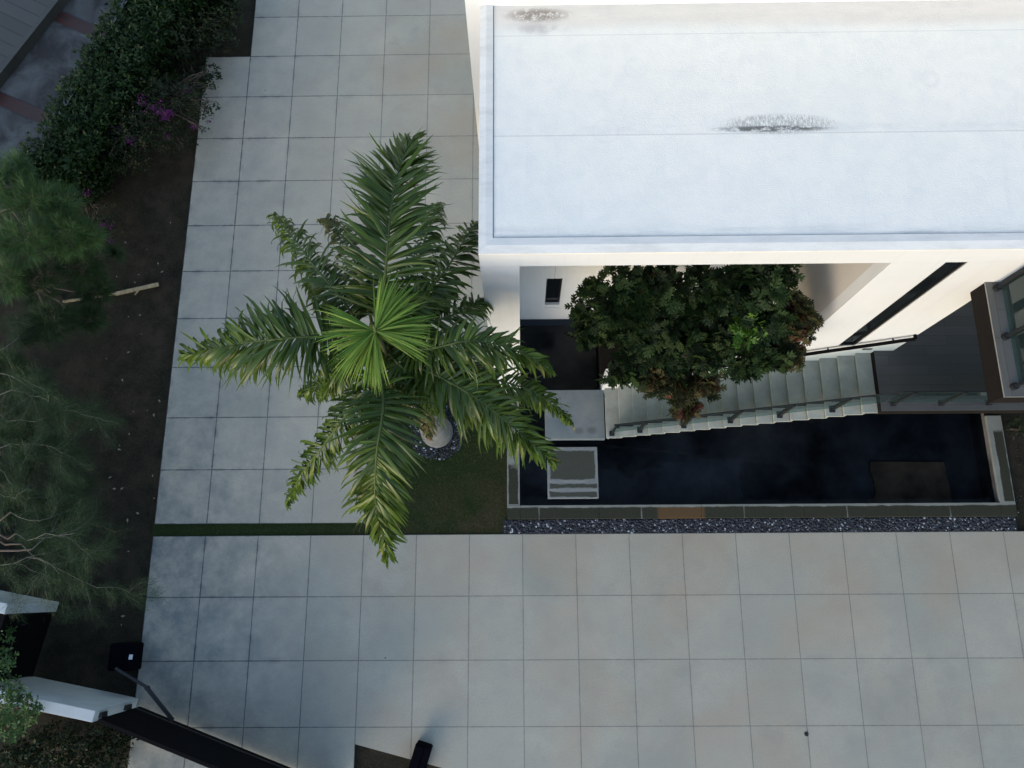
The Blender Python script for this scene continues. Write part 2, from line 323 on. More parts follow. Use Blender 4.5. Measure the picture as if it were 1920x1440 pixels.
# ------------------------------------------------------------------ mesh helpers
def tag(o, label=None, cat=None, group=None, kind=None):
    if label: o['label'] = label
    if cat: o['category'] = cat
    if group: o['group'] = group
    if kind: o['kind'] = kind
    return o
def empty(name, loc, label, cat, group=None):
    o = bpy.data.objects.new(name, None); C.objects.link(o); o.location = [float(v) for v in loc]; o.empty_display_size = .2
    return tag(o, label, cat, group)
def link(name, me, parent=None):
    o = bpy.data.objects.new(name, me); C.objects.link(o)
    if parent is not None:
        o.parent = parent; o.matrix_parent_inverse = Matrix.Translation(-Vector(parent.location))
    return o
class MB:
    def __init__(s): s.v = []; s.f = []; s.mi = []; s.sm = False
    def add(s, vs, fs, m=0):
        o = len(s.v); s.v += [tuple(float(c) for c in v) for v in vs]; s.f += [tuple(i+o for i in f) for f in fs]; s.mi += [m]*len(fs); return s
    def box(s, x0, x1, y0, y1, z0, z1, m=0):
        return s.add([(x0,y0,z0),(x1,y0,z0),(x1,y1,z0),(x0,y1,z0),(x0,y0,z1),(x1,y0,z1),(x1,y1,z1),(x0,y1,z1)],
                     [(0,3,2,1),(4,5,6,7),(0,1,5,4),(1,2,6,5),(2,3,7,6),(3,0,4,7)], m)
    def prism(s, pts, z0, z1, m=0):
        """vertical prism over a counter-clockwise plan polygon; z1 may be a list (sloping top)"""
        n = len(pts); zt = z1 if isinstance(z1, (list, tuple)) else [z1]*n; zb = z0 if isinstance(z0, (list, tuple)) else [z0]*n
        vs = [(p[0],p[1],zb[i]) for i, p in enumerate(pts)]+[(p[0],p[1],zt[i]) for i, p in enumerate(pts)]
        fs = [tuple(range(n-1,-1,-1)), tuple(range(n, 2*n))]+[(i,(i+1)%n,n+(i+1)%n,n+i) for i in range(n)]
        return s.add(vs, fs, m)
    def sheet(s, pts, z=None, m=0):
        return s.add([(p[0],p[1],p[2] if z is None else z) for p in pts], [tuple(range(len(pts)))], m)
    def bar(s, a, b, w, h, m=0, up=(0,0,1)):
        a = Vector(a); b = Vector(b); t = (b-a).normalized(); sd = t.cross(Vector(up))
        if sd.length < 1e-4: sd = Vector((1,0,0))
        sd.normalize(); u = sd.cross(t)
        vs = [p+sd*(sx*w/2)+u*(sz*h/2) for p in (a, b) for sx, sz in ((-1,-1),(1,-1),(1,1),(-1,1))]
        return s.add(vs, [(0,1,2,3),(7,6,5,4),(0,4,5,1),(1,5,6,2),(2,6,7,3),(3,7,4,0)], m)
    def tube(s, pts, rad, n=8, m=0, cap=True):
        pts = [Vector(p) for p in pts]; rings = []; ref = Vector((.3,.2,1)).normalized()
        base = len(s.v)
        for i, p in enumerate(pts):
            t = (pts[min(i+1,len(pts)-1)]-pts[max(i-1,0)]).normalized()
            a = t.cross(ref)
            if a.length < .05: a = t.cross(Vector((1,0,0)))
            a.normalize(); b = t.cross(a); r = rad[i] if hasattr(rad,'__len__') else rad
            for k in range(n):
                q = p+(a*math.cos(2*PI*k/n)+b*math.sin(2*PI*k/n))*r; s.v.append(tuple(q))
        for i in range(len(pts)-1):
            for k in range(n):
                s.f.append((base+i*n+k, base+i*n+(k+1)%n, base+(i+1)*n+(k+1)%n, base+(i+1)*n+k)); s.mi.append(m)
        if cap:
            s.f.append(tuple(base+k for k in range(n-1,-1,-1))); s.f.append(tuple(base+(len(pts)-1)*n+k for k in range(n))); s.mi += [m, m]
        return s
    def build(s, name, mats, parent=None, smooth=False, bevel=0):
        me = bpy.data.meshes.new(name); me.from_pydata(s.v, [], s.f)
        for m in (mats if isinstance(mats, (list, tuple)) else [mats]): me.materials.append(m)
        me.polygons.foreach_set('material_index', s.mi); me.validate(); me.update()
        if smooth: me.polygons.foreach_set('use_smooth', [True]*len(me.polygons))
        o = link(name, me, parent)
        if bevel:
            b = o.modifiers.new('bevel', 'BEVEL'); b.width = bevel; b.segments = 2; b.limit_method = 'ANGLE'
        return o
class Cloud:
    """many small leaf shapes gathered into one mesh with a per-leaf tint"""
    def __init__(s): s.V = []; s.F = []; s.T = []; s.n = 0
    def inst(s, tv, tf, pos, rot, scale, tint):
        """tv (n,3), tf list of equal-length faces; pos (m,3), rot (m,3,3), scale (m,)"""
        m = len(pos); v = np.einsum('mij,nj->mni', rot, tv)*np.asarray(scale)[:,None,None]+np.asarray(pos)[:,None,:]
        f = (np.asarray(tf)[None]+(np.arange(m)*len(tv))[:,None,None]+s.n).reshape(-1, len(tf[0]))
        s.V.append(v.reshape(-1,3)); s.F.append(f); s.T.append(np.repeat(tint, len(tv))); s.n += m*len(tv)
    def build(s, name, mat, parent=None, smooth=False):
        V = np.concatenate(s.V); T = np.concatenate(s.T).astype(np.float32)
        me = bpy.data.meshes.new(name); me.vertices.add(len(V)); me.vertices.foreach_set('co', V.astype(np.float32).ravel())
        loops = np.concatenate([f.ravel() for f in s.F]); sizes = np.concatenate([np.full(len(f), f.shape[1]) for f in s.F])
        me.loops.add(len(loops)); me.loops.foreach_set('vertex_index', loops.astype(np.int32))
        me.polygons.add(len(sizes)); st = np.concatenate([[0], np.cumsum(sizes)[:-1]])
        me.polygons.foreach_set('loop_start', st.astype(np.int32))
        me.polygons.foreach_set('loop_total', sizes.astype(np.int32))
        a = me.attributes.new('tint', 'FLOAT', 'POINT'); a.data.foreach_set('value', T)
        me.materials.append(mat); me.update(calc_edges=True); me.validate()
        if smooth: me.polygons.foreach_set('use_smooth', [True]*len(me.polygons))
        return link(name, me, parent)
def norm(a): return a/np.maximum(1e-9, np.linalg.norm(a, axis=-1, keepdims=True))
def frames(d, up=None, roll=None):
    """rotation matrices whose local +Y is d and local +Z is near up (with optional roll)"""
    d = norm(np.asarray(d, float)); m = len(d)
    up = np.tile([0,0,1.], (m,1)) if up is None else np.asarray(up, float)
    x = np.cross(d, up); bad = np.linalg.norm(x, axis=1) < .05; x[bad] = np.cross(d[bad], [1.,0,0]); x = norm(x); z = np.cross(x, d)
    if roll is not None:
        c, s_ = np.cos(roll)[:,None], np.sin(roll)[:,None]; x, z = x*c+z*s_, z*c-x*s_
    return np.stack([x, d, z], axis=2)
def rdirs(n, zmin=-1.):
    d = norm(rng.normal(size=(n*3,3))); d = d[d[:,2] > zmin][:n]
    while len(d) < n: d = np.concatenate([d, d])[:n]
    return d
# leaf shapes (length 1 along +Y)
LEAF_V = np.array([(0,0,0),(.20,.35,.05),(.17,.68,.02),(0,1,-.08),(-.17,.68,.02),(-.20,.35,.05),(0,.4,-.02)])
LEAF_F = [(0,1,6),(1,2,6),(2,3,6),(3,4,6),(4,5,6),(5,0,6)]
NEED_V = np.array([(-.010,0,0),(.010,0,0),(.009,.55,.03),(-.009,.55,.03),(0,1,-.03)]); NEED_F = [(0,1,2),(0,2,3),(3,2,4)]
def lobed():
    v = []; f = []
    def blade(p, d, L, wd):
        p = np.array(p, float); d = norm(np.array(d, float)); s_ = np.array([d[1],-d[0],0]); o = len(v)
        v.extend([p, p+d*L*.55+s_*wd+[0,0,.03], p+d*L+[0,0,-.05], p+d*L*.55-s_*wd+[0,0,.03]]); f.append((o,o+1,o+2)); f.append((o,o+2,o+3))
    blade((0,0,0), (0,1,0), 1, .13)
    for y, a, L in ((.18,60,.42),(.40,48,.46),(.62,38,.40)):
        for s_ in (-1,1): blade((0,y,0), (s_*math.sin(R_(a)), math.cos(R_(a)), 0), L, .10)
    return np.array(v), f
LOB_V, LOB_F = lobed()

# ------------------------------------------------------------------ the ground
def ground():
    g = MB(); B = 400; x0, x1, y0, y1 = 8.345, 19.2, .64, 5.25
    X = [-B, x0, x1, B]; Y = [-B, y0, y1, B]
    for i in range(3):
        for j in range(3):
            if (i, j) != (1, 1): g.sheet([(X[i],Y[j]),(X[i+1],Y[j]),(X[i+1],Y[j+1]),(X[i],Y[j+1])], -.05)
    tag(g.build('ground', M_soil), kind='structure')
ground()
ZP = 0.0
def pavement():
    m = MB(); n = 10; yt = YG+n*PU; GX, GY = 4*1.2, YG+3*PU
    # upper paving: an L round the palm bed; step in the north-west corner
    m.box(0, GX, YG, GY, -.12, ZP); m.box(0, 1.2, GY, yt, -.12, ZP); m.box(1.2, GX, GY, 18.5, -.12, ZP); m.box(GX, 7.80, GY, 18.5, -.12, ZP)
    tag(m.build('pavement', M_pav_up), kind='structure')
    m = MB(); a, b = (4.8, -4.37), (6.75, -4.86)
    m.box(0, 4.8, -6.5, 0, -.12, ZP); m.prism([a, b, (6.75, 0), (4.8, 0)], -.12, ZP); m.box(6.75, 26, -6.5, 0, -.12, ZP)
    tag(m.build('driveway', M_pav_lo), kind='structure')
pavement()
def bed(name, rect, mat):
    m = MB(); x0, x1, y0, y1 = rect; m.sheet([(x0,y0),(x1,y0),(x1,y1),(x0,y1)], -.035); return tag(m.build(name, mat), kind='structure')
bed('lawn', (4.8, 8.05, 0.0, 4.0), M_lawn); 
bed('grass_strip', (-.05, 4.8, 0.0, YG), M_lawn)
def blades(name, label, n, region, h, mat, z=-.035):
    x0, x1, y0, y1 = region; c = Cloud()
    p = np.stack([rng.uniform(x0, x1, n), rng.uniform(y0, y1, n), np.full(n, z)], 1)
    d = rdirs(n, .25); c.inst(NEED_V*np.array([5,1,1]), NEED_F, p, frames(d), rng.uniform(.5, 1, n)*h, rng.random(n))
    return tag(c.build(name, mat), label, 'grass', kind='stuff')
blades('grass', 'short dark lawn grass round the palm', 26000, (4.82, 8.03, .02, 3.95), .065, M_grass)
blades('grass', 'strip of grass between the two slabs', 4500, (0.0, 4.8, .015, YG-.015), .04, M_grass)
blades('grass', 'thin dark grass on the bare soil beside the paving', 16000, (-5.5, -.05, -2.5, 13), .045, M_grass, -.05)

# ------------------------------------------------------------------ pool
PX0, PX1, PY0, PY1 = 8.345, 19.2, .64, 5.18
pool = empty('pool', (13.7, 1.6, -.6), 'long black tiled pool below the concrete stairs', 'pool')
b = MB()
b.sheet([(PX0,PY0),(PX1,PY0),(PX1,PY1+.07),(PX0,PY1+.07)], -.60)
for (x0,y0,x1,y1) in ((PX0,PY0,PX1,PY0),(PX1,PY0,PX1,PY1+.07),(PX1,PY1+.07,PX0,PY1+.07),(PX0,PY1+.07,PX0,PY0)):
    b.sheet([(x0,y0,-.60),(x1,y1,-.60),(x1,y1,.0),(x0,y0,.0)])
b.build('basin', M_deepc, pool)
s = MB().prism([(16.47,.645),(18.45,.645),(18.44,1.1),(18.40,1.66),(16.66,1.68),(16.64,1.45),(16.70,1.2),(16.71,.95),(16.64,.82),(16.50,.76)], -.6, -.53); s.build('reflection_slab', M_reflslab, pool)  # added shape on the basin floor, painted to stand for a brownish reflection
r = MB().box(8.055, 8.345, .642, 3.298, -.2, .06); r.build('coping', M_rim, pool, bevel=.008)
xs = [8.055, 8.35, 10.14, 12.46, 14.78, 17.10, 19.20]
for a, c in zip(xs[:-1], xs[1:]): MB().box(a+(.004 if a > 8.1 else 0), c, .33, .64, -.2, .06).build('coping', M_rim, pool, bevel=.008)
MB().box(19.204, 19.55, .33, 2.65, -.2, .06).build('coping', M_rim, pool, bevel=.008)
wt = MB().sheet([(PX0,PY0),(PX1,PY0),(PX1,PY1),(PX0,PY1)], -.12).build('water', M_water); tag(wt, kind='structure')
pad = MB().box(8.985, 10.14, .79, 1.97, -.59, .10).build('stepping_block', M_pad, bevel=.008)
tag(pad, 'square damp concrete block standing in the black pool before the landing', 'stepping stone')
land = MB().box(8.945, 10.322, 2.14, 3.305, -.02, .20).build('landing_slab', M_land, bevel=.006)
tag(land, 'flat grey concrete landing slab at the foot of the stairs', 'landing')

# pebbles
def pebbles(name, label, pts, size, z=-.03):
    c = Cloud(); ico_v = np.array([(0,0,1),(.89,0,.45),(.28,.85,.45),(-.72,.53,.45),(-.72,-.53,.45),(.28,-.85,.45),(.72,.53,-.45),(-.28,.85,-.45),(-.89,0,-.45),(-.28,-.85,-.45),(.72,-.53,-.45),(0,0,-1)])*.5
    ico_f = [(0,1,2),(0,2,3),(0,3,4),(0,4,5),(0,5,1),(1,6,2),(2,7,3),(3,8,4),(4,9,5),(5,10,1),(6,7,2),(7,8,3),(8,9,4),(9,10,5),(10,6,1),(11,7,6),(11,8,7),(11,9,8),(11,10,9),(11,6,10)]
    n = len(pts); p = np.concatenate([pts, (z+rng.uniform(0, .02, n))[:,None]], 1)
    rot = frames(np.stack([rng.normal(size=n), rng.normal(size=n), rng.normal(size=n)*.1], 1)); sc = rng.uniform(.6, 1.3, n)**1.6*size
    c.inst(ico_v*np.array([1,1.25,.6]), ico_f, p, rot, sc, rng.random(n))
    return tag(c.build(name, M_pebble, smooth=True), label, 'pebbles', kind='stuff')
n = 9500
pebbles('pebbles', 'strip of blue grey pebbles between the pool wall and the driveway', np.stack([8.0+11.5*rng.random(n)**1.0, rng.uniform(.015, .318, n)], 1), .045)
th = rng.uniform(0, 2*PI, 1500); rr = rng.uniform(.30, .66, 1500)
pebbles('pebbles', 'ring of blue grey pebbles round the palm trunk', np.stack([6.42+rr*np.cos(th), 2.37+rr*np.sin(th)], 1), .045)
th = rng.uniform(0, 1, 330)
pebbles('pebbles', 'scattered pale pebbles on the dark soil right of the pool', np.stack([19.6+2*th, rng.uniform(.1, 2.8, 330)], 1), .024, -.045)
mm = MB()
for (x0,x1) in ((7.95,19.55),): mm.sheet([(x0,0.0),(x1,0.0),(x1,.33),(x0,.33)], -.028)
tag(mm.build('path', plain('wet_gravel_base', (.010,.013,.022), .8, .4, 30, .5)), kind='structure')
mrk = MB().box(8.155, 8.185, .035, .12, -.03, .03).build('marker_peg', M_gatewall)
tag(mrk, 'tiny white peg in the pebbles at the driveway edge', 'peg')

# ------------------------------------------------------------------ the white house
YF = 3.30; ZR = 7.90; ZS = 7.47; XW, XC = 7.805, 8.375; XL, XE = 13.72, 15.72; YB = 5.18; YN = 7.385; XEND = 26
house = empty('white_house', (12, 5, 0), 'white rendered modern house with a flat roof and an open front porch', 'house')
# roof slab behind the front beam (butted against it), with its membrane
m = MB().box(XW+.002, XEND, YF+.30, YN, ZS+.02, ZR-.02); m.build('roof_slab', M_white, house)
m = MB().sheet([(XW+.21,YF+.245),(XEND,YF+.245),(XEND,YN),(XW+.21,YN)], ZR); roof = m.build('roof', M_roof, house)
g = MB()    # sealed gap inside the coping
g.box(XW+.200, XW+.211, YF+.236, YN, ZR-.015, ZR+.004); g.box(XW+.211, XEND, YF+.236, YF+.247, ZR-.015, ZR+.004); g.build('roof_joint', M_groove, roof)
cp = MB()
cp.add([(XW,YF,ZR+.01),(XEND,YF,ZR+.01),(XEND,YF+.12,ZR+.032),(XW+.10,YF+.12,ZR+.032),(XEND,YF+.235,ZR+.02),(XW+.20,YF+.235,ZR+.02),
        (XW,YN,ZR+.01),(XW+.10,YN,ZR+.032),(XW+.20,YN,ZR+.02),
        (XW,YF,ZR-.03),(XEND,YF,ZR-.03),(XW,YN,ZR-.03)],
       [(0,1,2,3),(3,2,4,5),(0,3,7,6),(3,5,8,7),(9,10,1,0),(9,0,6,11)])
cp.build('coping', M_coping, roof)
MB().box(XW, XEND, YF, YF+.30, ZS, ZR-.03).build('front_beam', M_white, house)
MB().box(XW, XC, YF, YF+.30, -.6, ZS-.002).build('column', M_white, house)
MB().box(XW+.003, XC-.01, YF+.30, YN, -.6, ZS+.02).build('wall', M_white, house)
# rear wall of the porch, built round its window
wx0, wx1, wz0, wz1 = 8.955, 9.295, .87, 2.45
bw = MB()
for (x0,x1,z0,z1) in ((XC-.01,wx0,-.6,ZS+.02),(wx1,XL,-.6,ZS+.02),(wx0,wx1,-.6,wz0),(wx0,wx1,wz1,ZS+.02)): bw.box(x0, x1, YB, YB+.22, z0, z1)
bw.build('wall', M_white, house)
wf = MB()
for (x0,x1,z0,z1) in ((wx0,wx0+.035,wz0,wz1),(wx1-.035,wx1,wz0,wz1),(wx0+.035,wx1-.035,wz0,wz0+.035),(wx0+.035,wx1-.035,wz1-.035,wz1)): wf.box(x0, x1, YB+.06, YB+.12, z0, z1)
win = wf.build('window', M_black, house)
MB().box(wx0+.035, wx1-.035, YB+.085, YB+.095, wz0+.035, wz1-.035).build('pane', M_pane, win)
MB().box(wx0-.02, wx1+.02, YB-.012, YB-.001, .42, .70).build('vent_cover', M_white, house)
MB().box(9.118, 9.124, YB-.003, YB-.001, wz1, ZS).build('wall_joint', M_groove, house)
# stair wall: low sloping part, tall part with the slit window, plinth below
slope = .549
low = MB(); z0_, z1_ = 1.22, 1.22+(XL-10.28)*slope
low.add([(10.28,YF,-.6),(XL,YF,-.6),(XL,YF+.22,-.6),(10.28,YF+.22,-.6),(10.28,YF,z0_),(XL,YF,z1_),(XL,YF+.22,z1_),(10.28,YF+.22,z0_)],
        [(0,3,2,1),(4,5,6,7),(0,1,5,4),(1,2,6,5),(2,3,7,6),(3,0,4,7)])
low.build('stair_wall', M_white, house)
sx0, sx1, sz0 = 14.50, 14.825, 3.50
tw = MB(); ZT = ZS-.002
for (x0,x1,z0,z1) in ((XL,sx0,-.6,ZT),(sx1,XE,-.6,ZT),(sx0,sx1,-.6,sz0)): tw.box(x0, x1, YF, YF+.22, z0, z1)
tw.box(XE-.22, XE, YF+.22, YN, -.6, ZT)          # east side of the block
tw.build('wall', M_white, house)
MB().box(XL, XL+.20, YF+.22, YB+.22, -.6, ZT).build('wall', M_warm, house)       # west side of the block, closing the porch
sf = MB()
sf.box(sx0, sx0+.03, YF+.015, YF+.08, sz0, ZT); sf.box(sx1-.03, sx1, YF+.015, YF+.08, sz0, ZT); sf.box(sx0+.03, sx1-.03, YF+.015, YF+.08, sz0, sz0+.03)
sw = sf.build('window', M_black, house); MB().box(sx0+.03, sx1-.03, YF+.045, YF+.055, sz0+.03, ZT).build('pane', M_pane, sw)
# upper storey behind the roof
MB().box(7.58, XEND, YN+.002, YN+7, -.6, 11.5).build('upper_storey', M_white, house)
# low east wing under the roof, seen past the corner
MB().box(XE+.002, XEND, YN-.4, YN, 2.9, ZS+.02).build('wall', M_white, house)
# handrail on the stair wall
def pz(x, o): return .2+.165*((x-10.33)/.295)+o
hr = MB(); a = (10.43, YF-.085, pz(10.43, 1.02)); c = (15.66, YF-.085, pz(15.66, .98))
hr.bar(a, c, .055, .055); hr.bar(a, (10.43, YF-.002, a[2]), .035, .035); hr.bar(c, (15.66, YF-.002, c[2]), .045, .045)
rail = hr.build('handrail', M_gate, house)
for x in (10.75, 12.0, 13.25, 14.35, 15.35):
    zz = pz(x, .98); MB().bar((x, YF-.085, zz), (x, YF-.002, zz-.05), .02, .02).build('bracket', M_black, rail)
for x, z in ((10.64,.92),(11.70,1.45),(12.75,2.0),(13.95,2.62),(15.155,3.29)):
    MB().box(x-.09, x+.09, YF-.012, YF-.001, z-.035, z+.035).build('step_light', M_black, house)
# planting box in the porch
pb = MB().box(10.26, XL-.002, YF+.222, YB-.002, -.59, .28); pl_ = pb.build('planter_box', M_fascia)
tag(pl_, 'dark planting box behind the stair wall under the tree', 'planter')

# ------------------------------------------------------------------ stairs
stairs = empty('staircase', (12.8, 2.7, .2), 'open concrete staircase of seventeen treads climbing over the pool', 'stairs')
TR, RI = .295, .165; SY0, SY1 = 2.125, YF-.004; X0s = 10.33
for i in range(17):
    x = X0s+i*TR; z = .2+RI*(i+1)
    d = .0026*i     # each tread a hair further south as in the casting
    TE = TR+.036 if i < 16 else TR-.002
    m = MB().box(x, x+TE, SY0-d, SY1, z-.045, z)
    m.box(x+.042, x+.075, SY0-d+.004, SY1-.003, z-RI-(.045 if i else -.002), z-.045)
    m.build('step', M_step, stairs, bevel=.006)
YGL = 2.245
def sz(x): return .2+RI*((x-X0s)/TR+.5)
gl = MB(); xa, xb = 10.42, 15.36
def panel(x0, x1, zl0, zl1, zt0, zt1, y, mb): 
    t = .006
    mb.add([(x0,y-t,zl0),(x1,y-t,zl1),(x1,y+t,zl1),(x0,y+t,zl0),(x0,y-t,zt0),(x1,y-t,zt1),(x1,y+t,zt1),(x0,y+t,zt0)],
           [(0,3,2,1),(4,5,6,7),(0,1,5,4),(1,2,6,5),(2,3,7,6),(3,0,4,7)])
idx = [0, 2, 5, 8, 11, 14]
px_ = [X0s+(i+.5)*TR-.02 for i in idx]+[15.36]
for a, c in zip(px_[:-1], px_[1:]):
    g1 = MB(); panel(a+.012, c-.012, sz(a)+.10, sz(c)+.10, sz(a)+.88, sz(c)+.88, YGL, g1); g1.build('glass_panel', M_glass, stairs)
for i, x in zip(idx, px_):
    zt = .2+RI*(i+1); p = MB().box(x-.055, x+.055, YGL-.075, YGL+.035, zt, zt+.02)
    p.box(x-.04, x+.04, YGL-.058, YGL+.012, zt+.02, zt+.07); p.bar((x, YGL-.028, zt+.05), (x, YGL-.028, sz(x)+.93), .026, .045, up=(1,0,0)); p.build('post', M_rail, stairs)
tr = MB().bar((xa, YGL, sz(xa)+.90), (xb, YGL, sz(xb)+.90), .028, .03); tr.build('handrail', M_rail, stairs)

# ------------------------------------------------------------------ terrace at the head of the stairs, balcony over it
ZD = 3.17; terr = empty('terrace', (18, 2.7, ZD), 'grey wood tiled terrace at the head of the stairs', 'terrace')
XT = X0s+17*TR
d = MB(); d.box(XT, XEND, 2.085, YF-.003, ZD-.02, ZD); d.box(XE+.002, XEND, YF-.003, YN-.4, ZD-.02, ZD); d.build('floor', M_deck, terr)
d = MB(); d.box(XT, XEND, 2.085, YF-.003, ZD-.30, ZD-.022); d.box(XE+.002, XEND, YF-.003, YN-.4, ZD-.3, ZD-.022); d.build('slab', M_fascia, terr)
DX = [15.57, 16.49, 17.40, 18.31, 19.22, 20.13, 21.04]; YD = 2.235
for a, c in zip([15.42]+DX[1:-1], DX[1:]):
    g1 = MB(); panel(a+.012, c-.012, ZD+.08, ZD+.08, ZD+.86, ZD+.86, YD, g1); g1.build('glass_panel', M_glass, terr)
for x in DX:
    p = MB().box(x-.05, x+.05, YD-.06, YD+.02, ZD, ZD+.03); p.bar((x, YD-.028, ZD+.02), (x, YD-.028, ZD+.90), .028, .05, up=(1,0,0)); p.build('post', M_rail, terr)
MB().bar((15.36, YD, ZD+.88), (21.1, YD, ZD+.88), .026, .03).build('handrail', M_rail, terr)
ZB = 6.71; balc = empty('balcony', (18, 2.4, ZB), 'upper balcony with dark edge and glass railing at the right border', 'balcony')
BX, BY = 15.50, 1.50
MB().box(BX, XEND, BY, YF-.004, ZB-.43, ZB-.022).build('slab', M_fascia, balc)
MB().box(BX-.006, XEND, BY-.006, YF-.004, ZB-.020, ZB).build('floor', M_balc, balc)
edge = MB(); edge.box(BX-.014, BX-.007, BY-.014, YF-.006, ZB-.02, ZB+.004); edge.box(BX-.007, XEND, BY-.014, BY-.007, ZB-.02, ZB+.004); edge.build('edge_trim', plain('edge_metal', (.20,.20,.19), .5), balc)
XG = BX+.17
for (y0, y1) in ((1.66, 2.40), (2.42, 3.18)):
    g1 = MB(); t = .006
    g1.box(XG-t, XG+t, y0, y1, ZB+.10, ZB+.92); g1.build('glass_panel', M_glass, balc)
for (x0, x1) in ((XG+.02, XG+1.0), (XG+1.02, XG+2.0), (XG+2.02, XG+3.0)):
    g1 = MB(); g1.box(x0, x1, 1.65-.006, 1.65+.006, ZB+.10, ZB+.92); g1.build('glass_panel', M_glass, balc)
def bpost(x, y):
    p = MB().tube([(x,y,ZB),(x,y,ZB+.07)], .055, 12); p.bar((x,y,ZB+.05),(x,y,ZB+.94), .04, .04); p.build('post', M_rail, balc)
for y in (3.19, 2.41, 1.64): bpost(XG-.03, y)
for x in (XG+1.01, XG+2.01): bpost(x, 1.62)
hb = MB(); hb.bar((XG,3.2,ZB+.95),(XG,1.63,ZB+.95), .035, .03); hb.bar((XG+.02,1.65,ZB+.95),(XG+3.0,1.65,ZB+.95), .035, .03); hb.build('handrail', M_rail, balc)

# ------------------------------------------------------------------ drain, gate, walls, motors
dr = MB().tube([(14.373,-4.197,.0),(14.373,-4.197,.008)], .045, 16).build('drain_cap', M_black); tag(dr, 'small round black drain cap in a driveway joint', 'drain')
WH = 1.75; u1 = Vector((-2.352, .451, 0)).normalized(); n1 = Vector((u1.y, -u1.x, 0));  n1 = -n1 if n1.y > 0 else n1
def wall_thing(name, label, B1, length, th, ret=None):
    a = Vector((*B1, 0)); e = empty(name, a, label, 'wall')
    P = [a, a+u1*length, a+u1*length+n1*th, a+n1*th]
    P = [(p.x, p.y) for p in P]
    if sum((P[i][0]*P[(i+1)%4][1]-P[(i+1)%4][0]*P[i][1]) for i in range(4)) < 0: P = P[::-1]
    m = MB().prism(P, -.1, WH); m.build('wall_body', M_gatewall, e, bevel=.01)
    if ret:
        b0 = a+u1*(length+.001); b1 = b0+Vector((-ret, -.05, 0)); Q = [(b0.x,b0.y),(b1.x,b1.y),(b1.x,b1.y-th),(b0.x+n1.x*th,b0.y+n1.y*th)]
        MB().prism(Q, -.1, WH-.003).build('wall_body', M_gatewall, e)
    return e, a
gw, A = wall_thing('gate_wall', 'pale plaster garden wall at the hinge of the black driveway gate', (.07, -3.449), 2.38, .215, 3.0)
for h in (.45, 1.45):
    p = A-u1*.012+n1*.11; MB().box(p.x-.03, p.x+.05, p.y-.05, p.y+.05, h-.11, h+.11).build('hinge', M_black, gw)
wall_thing('gate_wall', 'short pale garden wall end left of the pedestrian gate', (-1.968, -1.433), 5, .21)
# driveway gate leaf
g0 = Vector((.143, -3.60, 0)); gd = Vector((3.634-.143, -4.831+3.559, 0)).normalized(); gn = Vector((-gd.y, gd.x, 0))
gate = empty('driveway_gate', g0, 'solid black metal driveway gate leaf standing across the concrete', 'gate')
def leaf_panel(o, dd, nn, L, h, parent, t=.05):
    P = [o, o+dd*L, o+dd*L-nn*t, o-nn*t]; P = [(p.x,p.y) for p in P][::-1]
    MB().prism(P, .04, h).build('panel', M_gate, parent)
    q = MB(); q.bar(o-nn*(t/2)+Vector((0,0,h+.012)), o+dd*L-nn*(t/2)+Vector((0,0,h+.012)), .07, .02); q.build('top_rail', M_gate, parent)
leaf_panel(g0, gd, gn, 4.6, WH-.03, gate)
MB().bar(g0+gd*.04+gn*.002+Vector((0,0,.3)), g0+gd*4.5+gn*.002+Vector((0,0,.3)), .03, .06).build('brace', M_black, gate)
p0 = Vector((-2.02, -1.66, 0)); p1 = Vector((-2.27, -2.97, 0)); pd = (p1-p0).normalized(); pn = Vector((-pd.y, pd.x, 0))
pg = empty('pedestrian_gate', p0, 'black pedestrian gate between the two pale garden walls', 'gate')
leaf_panel(p0, pd, pn, (p1-p0).length, WH-.06, pg)
MB().bar(p0+pd*.2+pn*.04+Vector((0,0,1.0)), p0+pd*.2+pn*.04+Vector((0,0,1.15)), .03, .03).build('handle', M_rail, pg)
# swing gate motors
def motor(loc, label, arm=None, rot=0.0, lab=True):
    e = empty('gate_motor', (loc[0], loc[1], 0), label, 'gate motor', 'gate motor boxes beside the driveway')
    x, y, hx, hy, h = loc
    def rp(px, py): c, s_ = math.cos(rot), math.sin(rot); return (x+px*c-py*s_, y+px*s_+py*c)
    MB().prism([rp(-hx,-hy), rp(hx,-hy), rp(hx,hy), rp(-hx,hy)], -.05, h).build('housing', M_navy, e, bevel=.035)
    MB().prism([rp(-hx*.86,-hy*.86), rp(hx*.1,-hy*.86), rp(hx*.1,hy*.86), rp(-hx*.86,hy*.86)], h-.01, h+.025).build('lid', M_navy, e, bevel=.01)
    if lab: MB().prism([rp(hx-.10,-.045), rp(hx-.02,-.045), rp(hx-.01,.055), rp(hx-.09,.055)], h+.001, h+.004).build('label', M_label, e)
    if arm:
        m = MB(); m.bar(arm[0], arm[1], .055, .04); m.tube([Vector(arm[1])-Vector((0,0,.03)), Vector(arm[1])+Vector((0,0,.06))], .045, 10); m.bar(Vector(arm[1])+Vector((0,0,.03)), arm[2], .075, .04)
        m.build('arm', M_black, e)
motor((-.21, -2.57, .27, .28, .42), 'dark blue gate motor box on the soil with a white sticker and a jointed arm', [(-.224,-2.775,.56), (.499,-3.168,.56), (1.119,-3.80,.60)])
motor((6.22, -4.62, .17, .30, .36), 'dark navy gate motor box standing in the driveway at the bottom border', rot=-.3, lab=False)

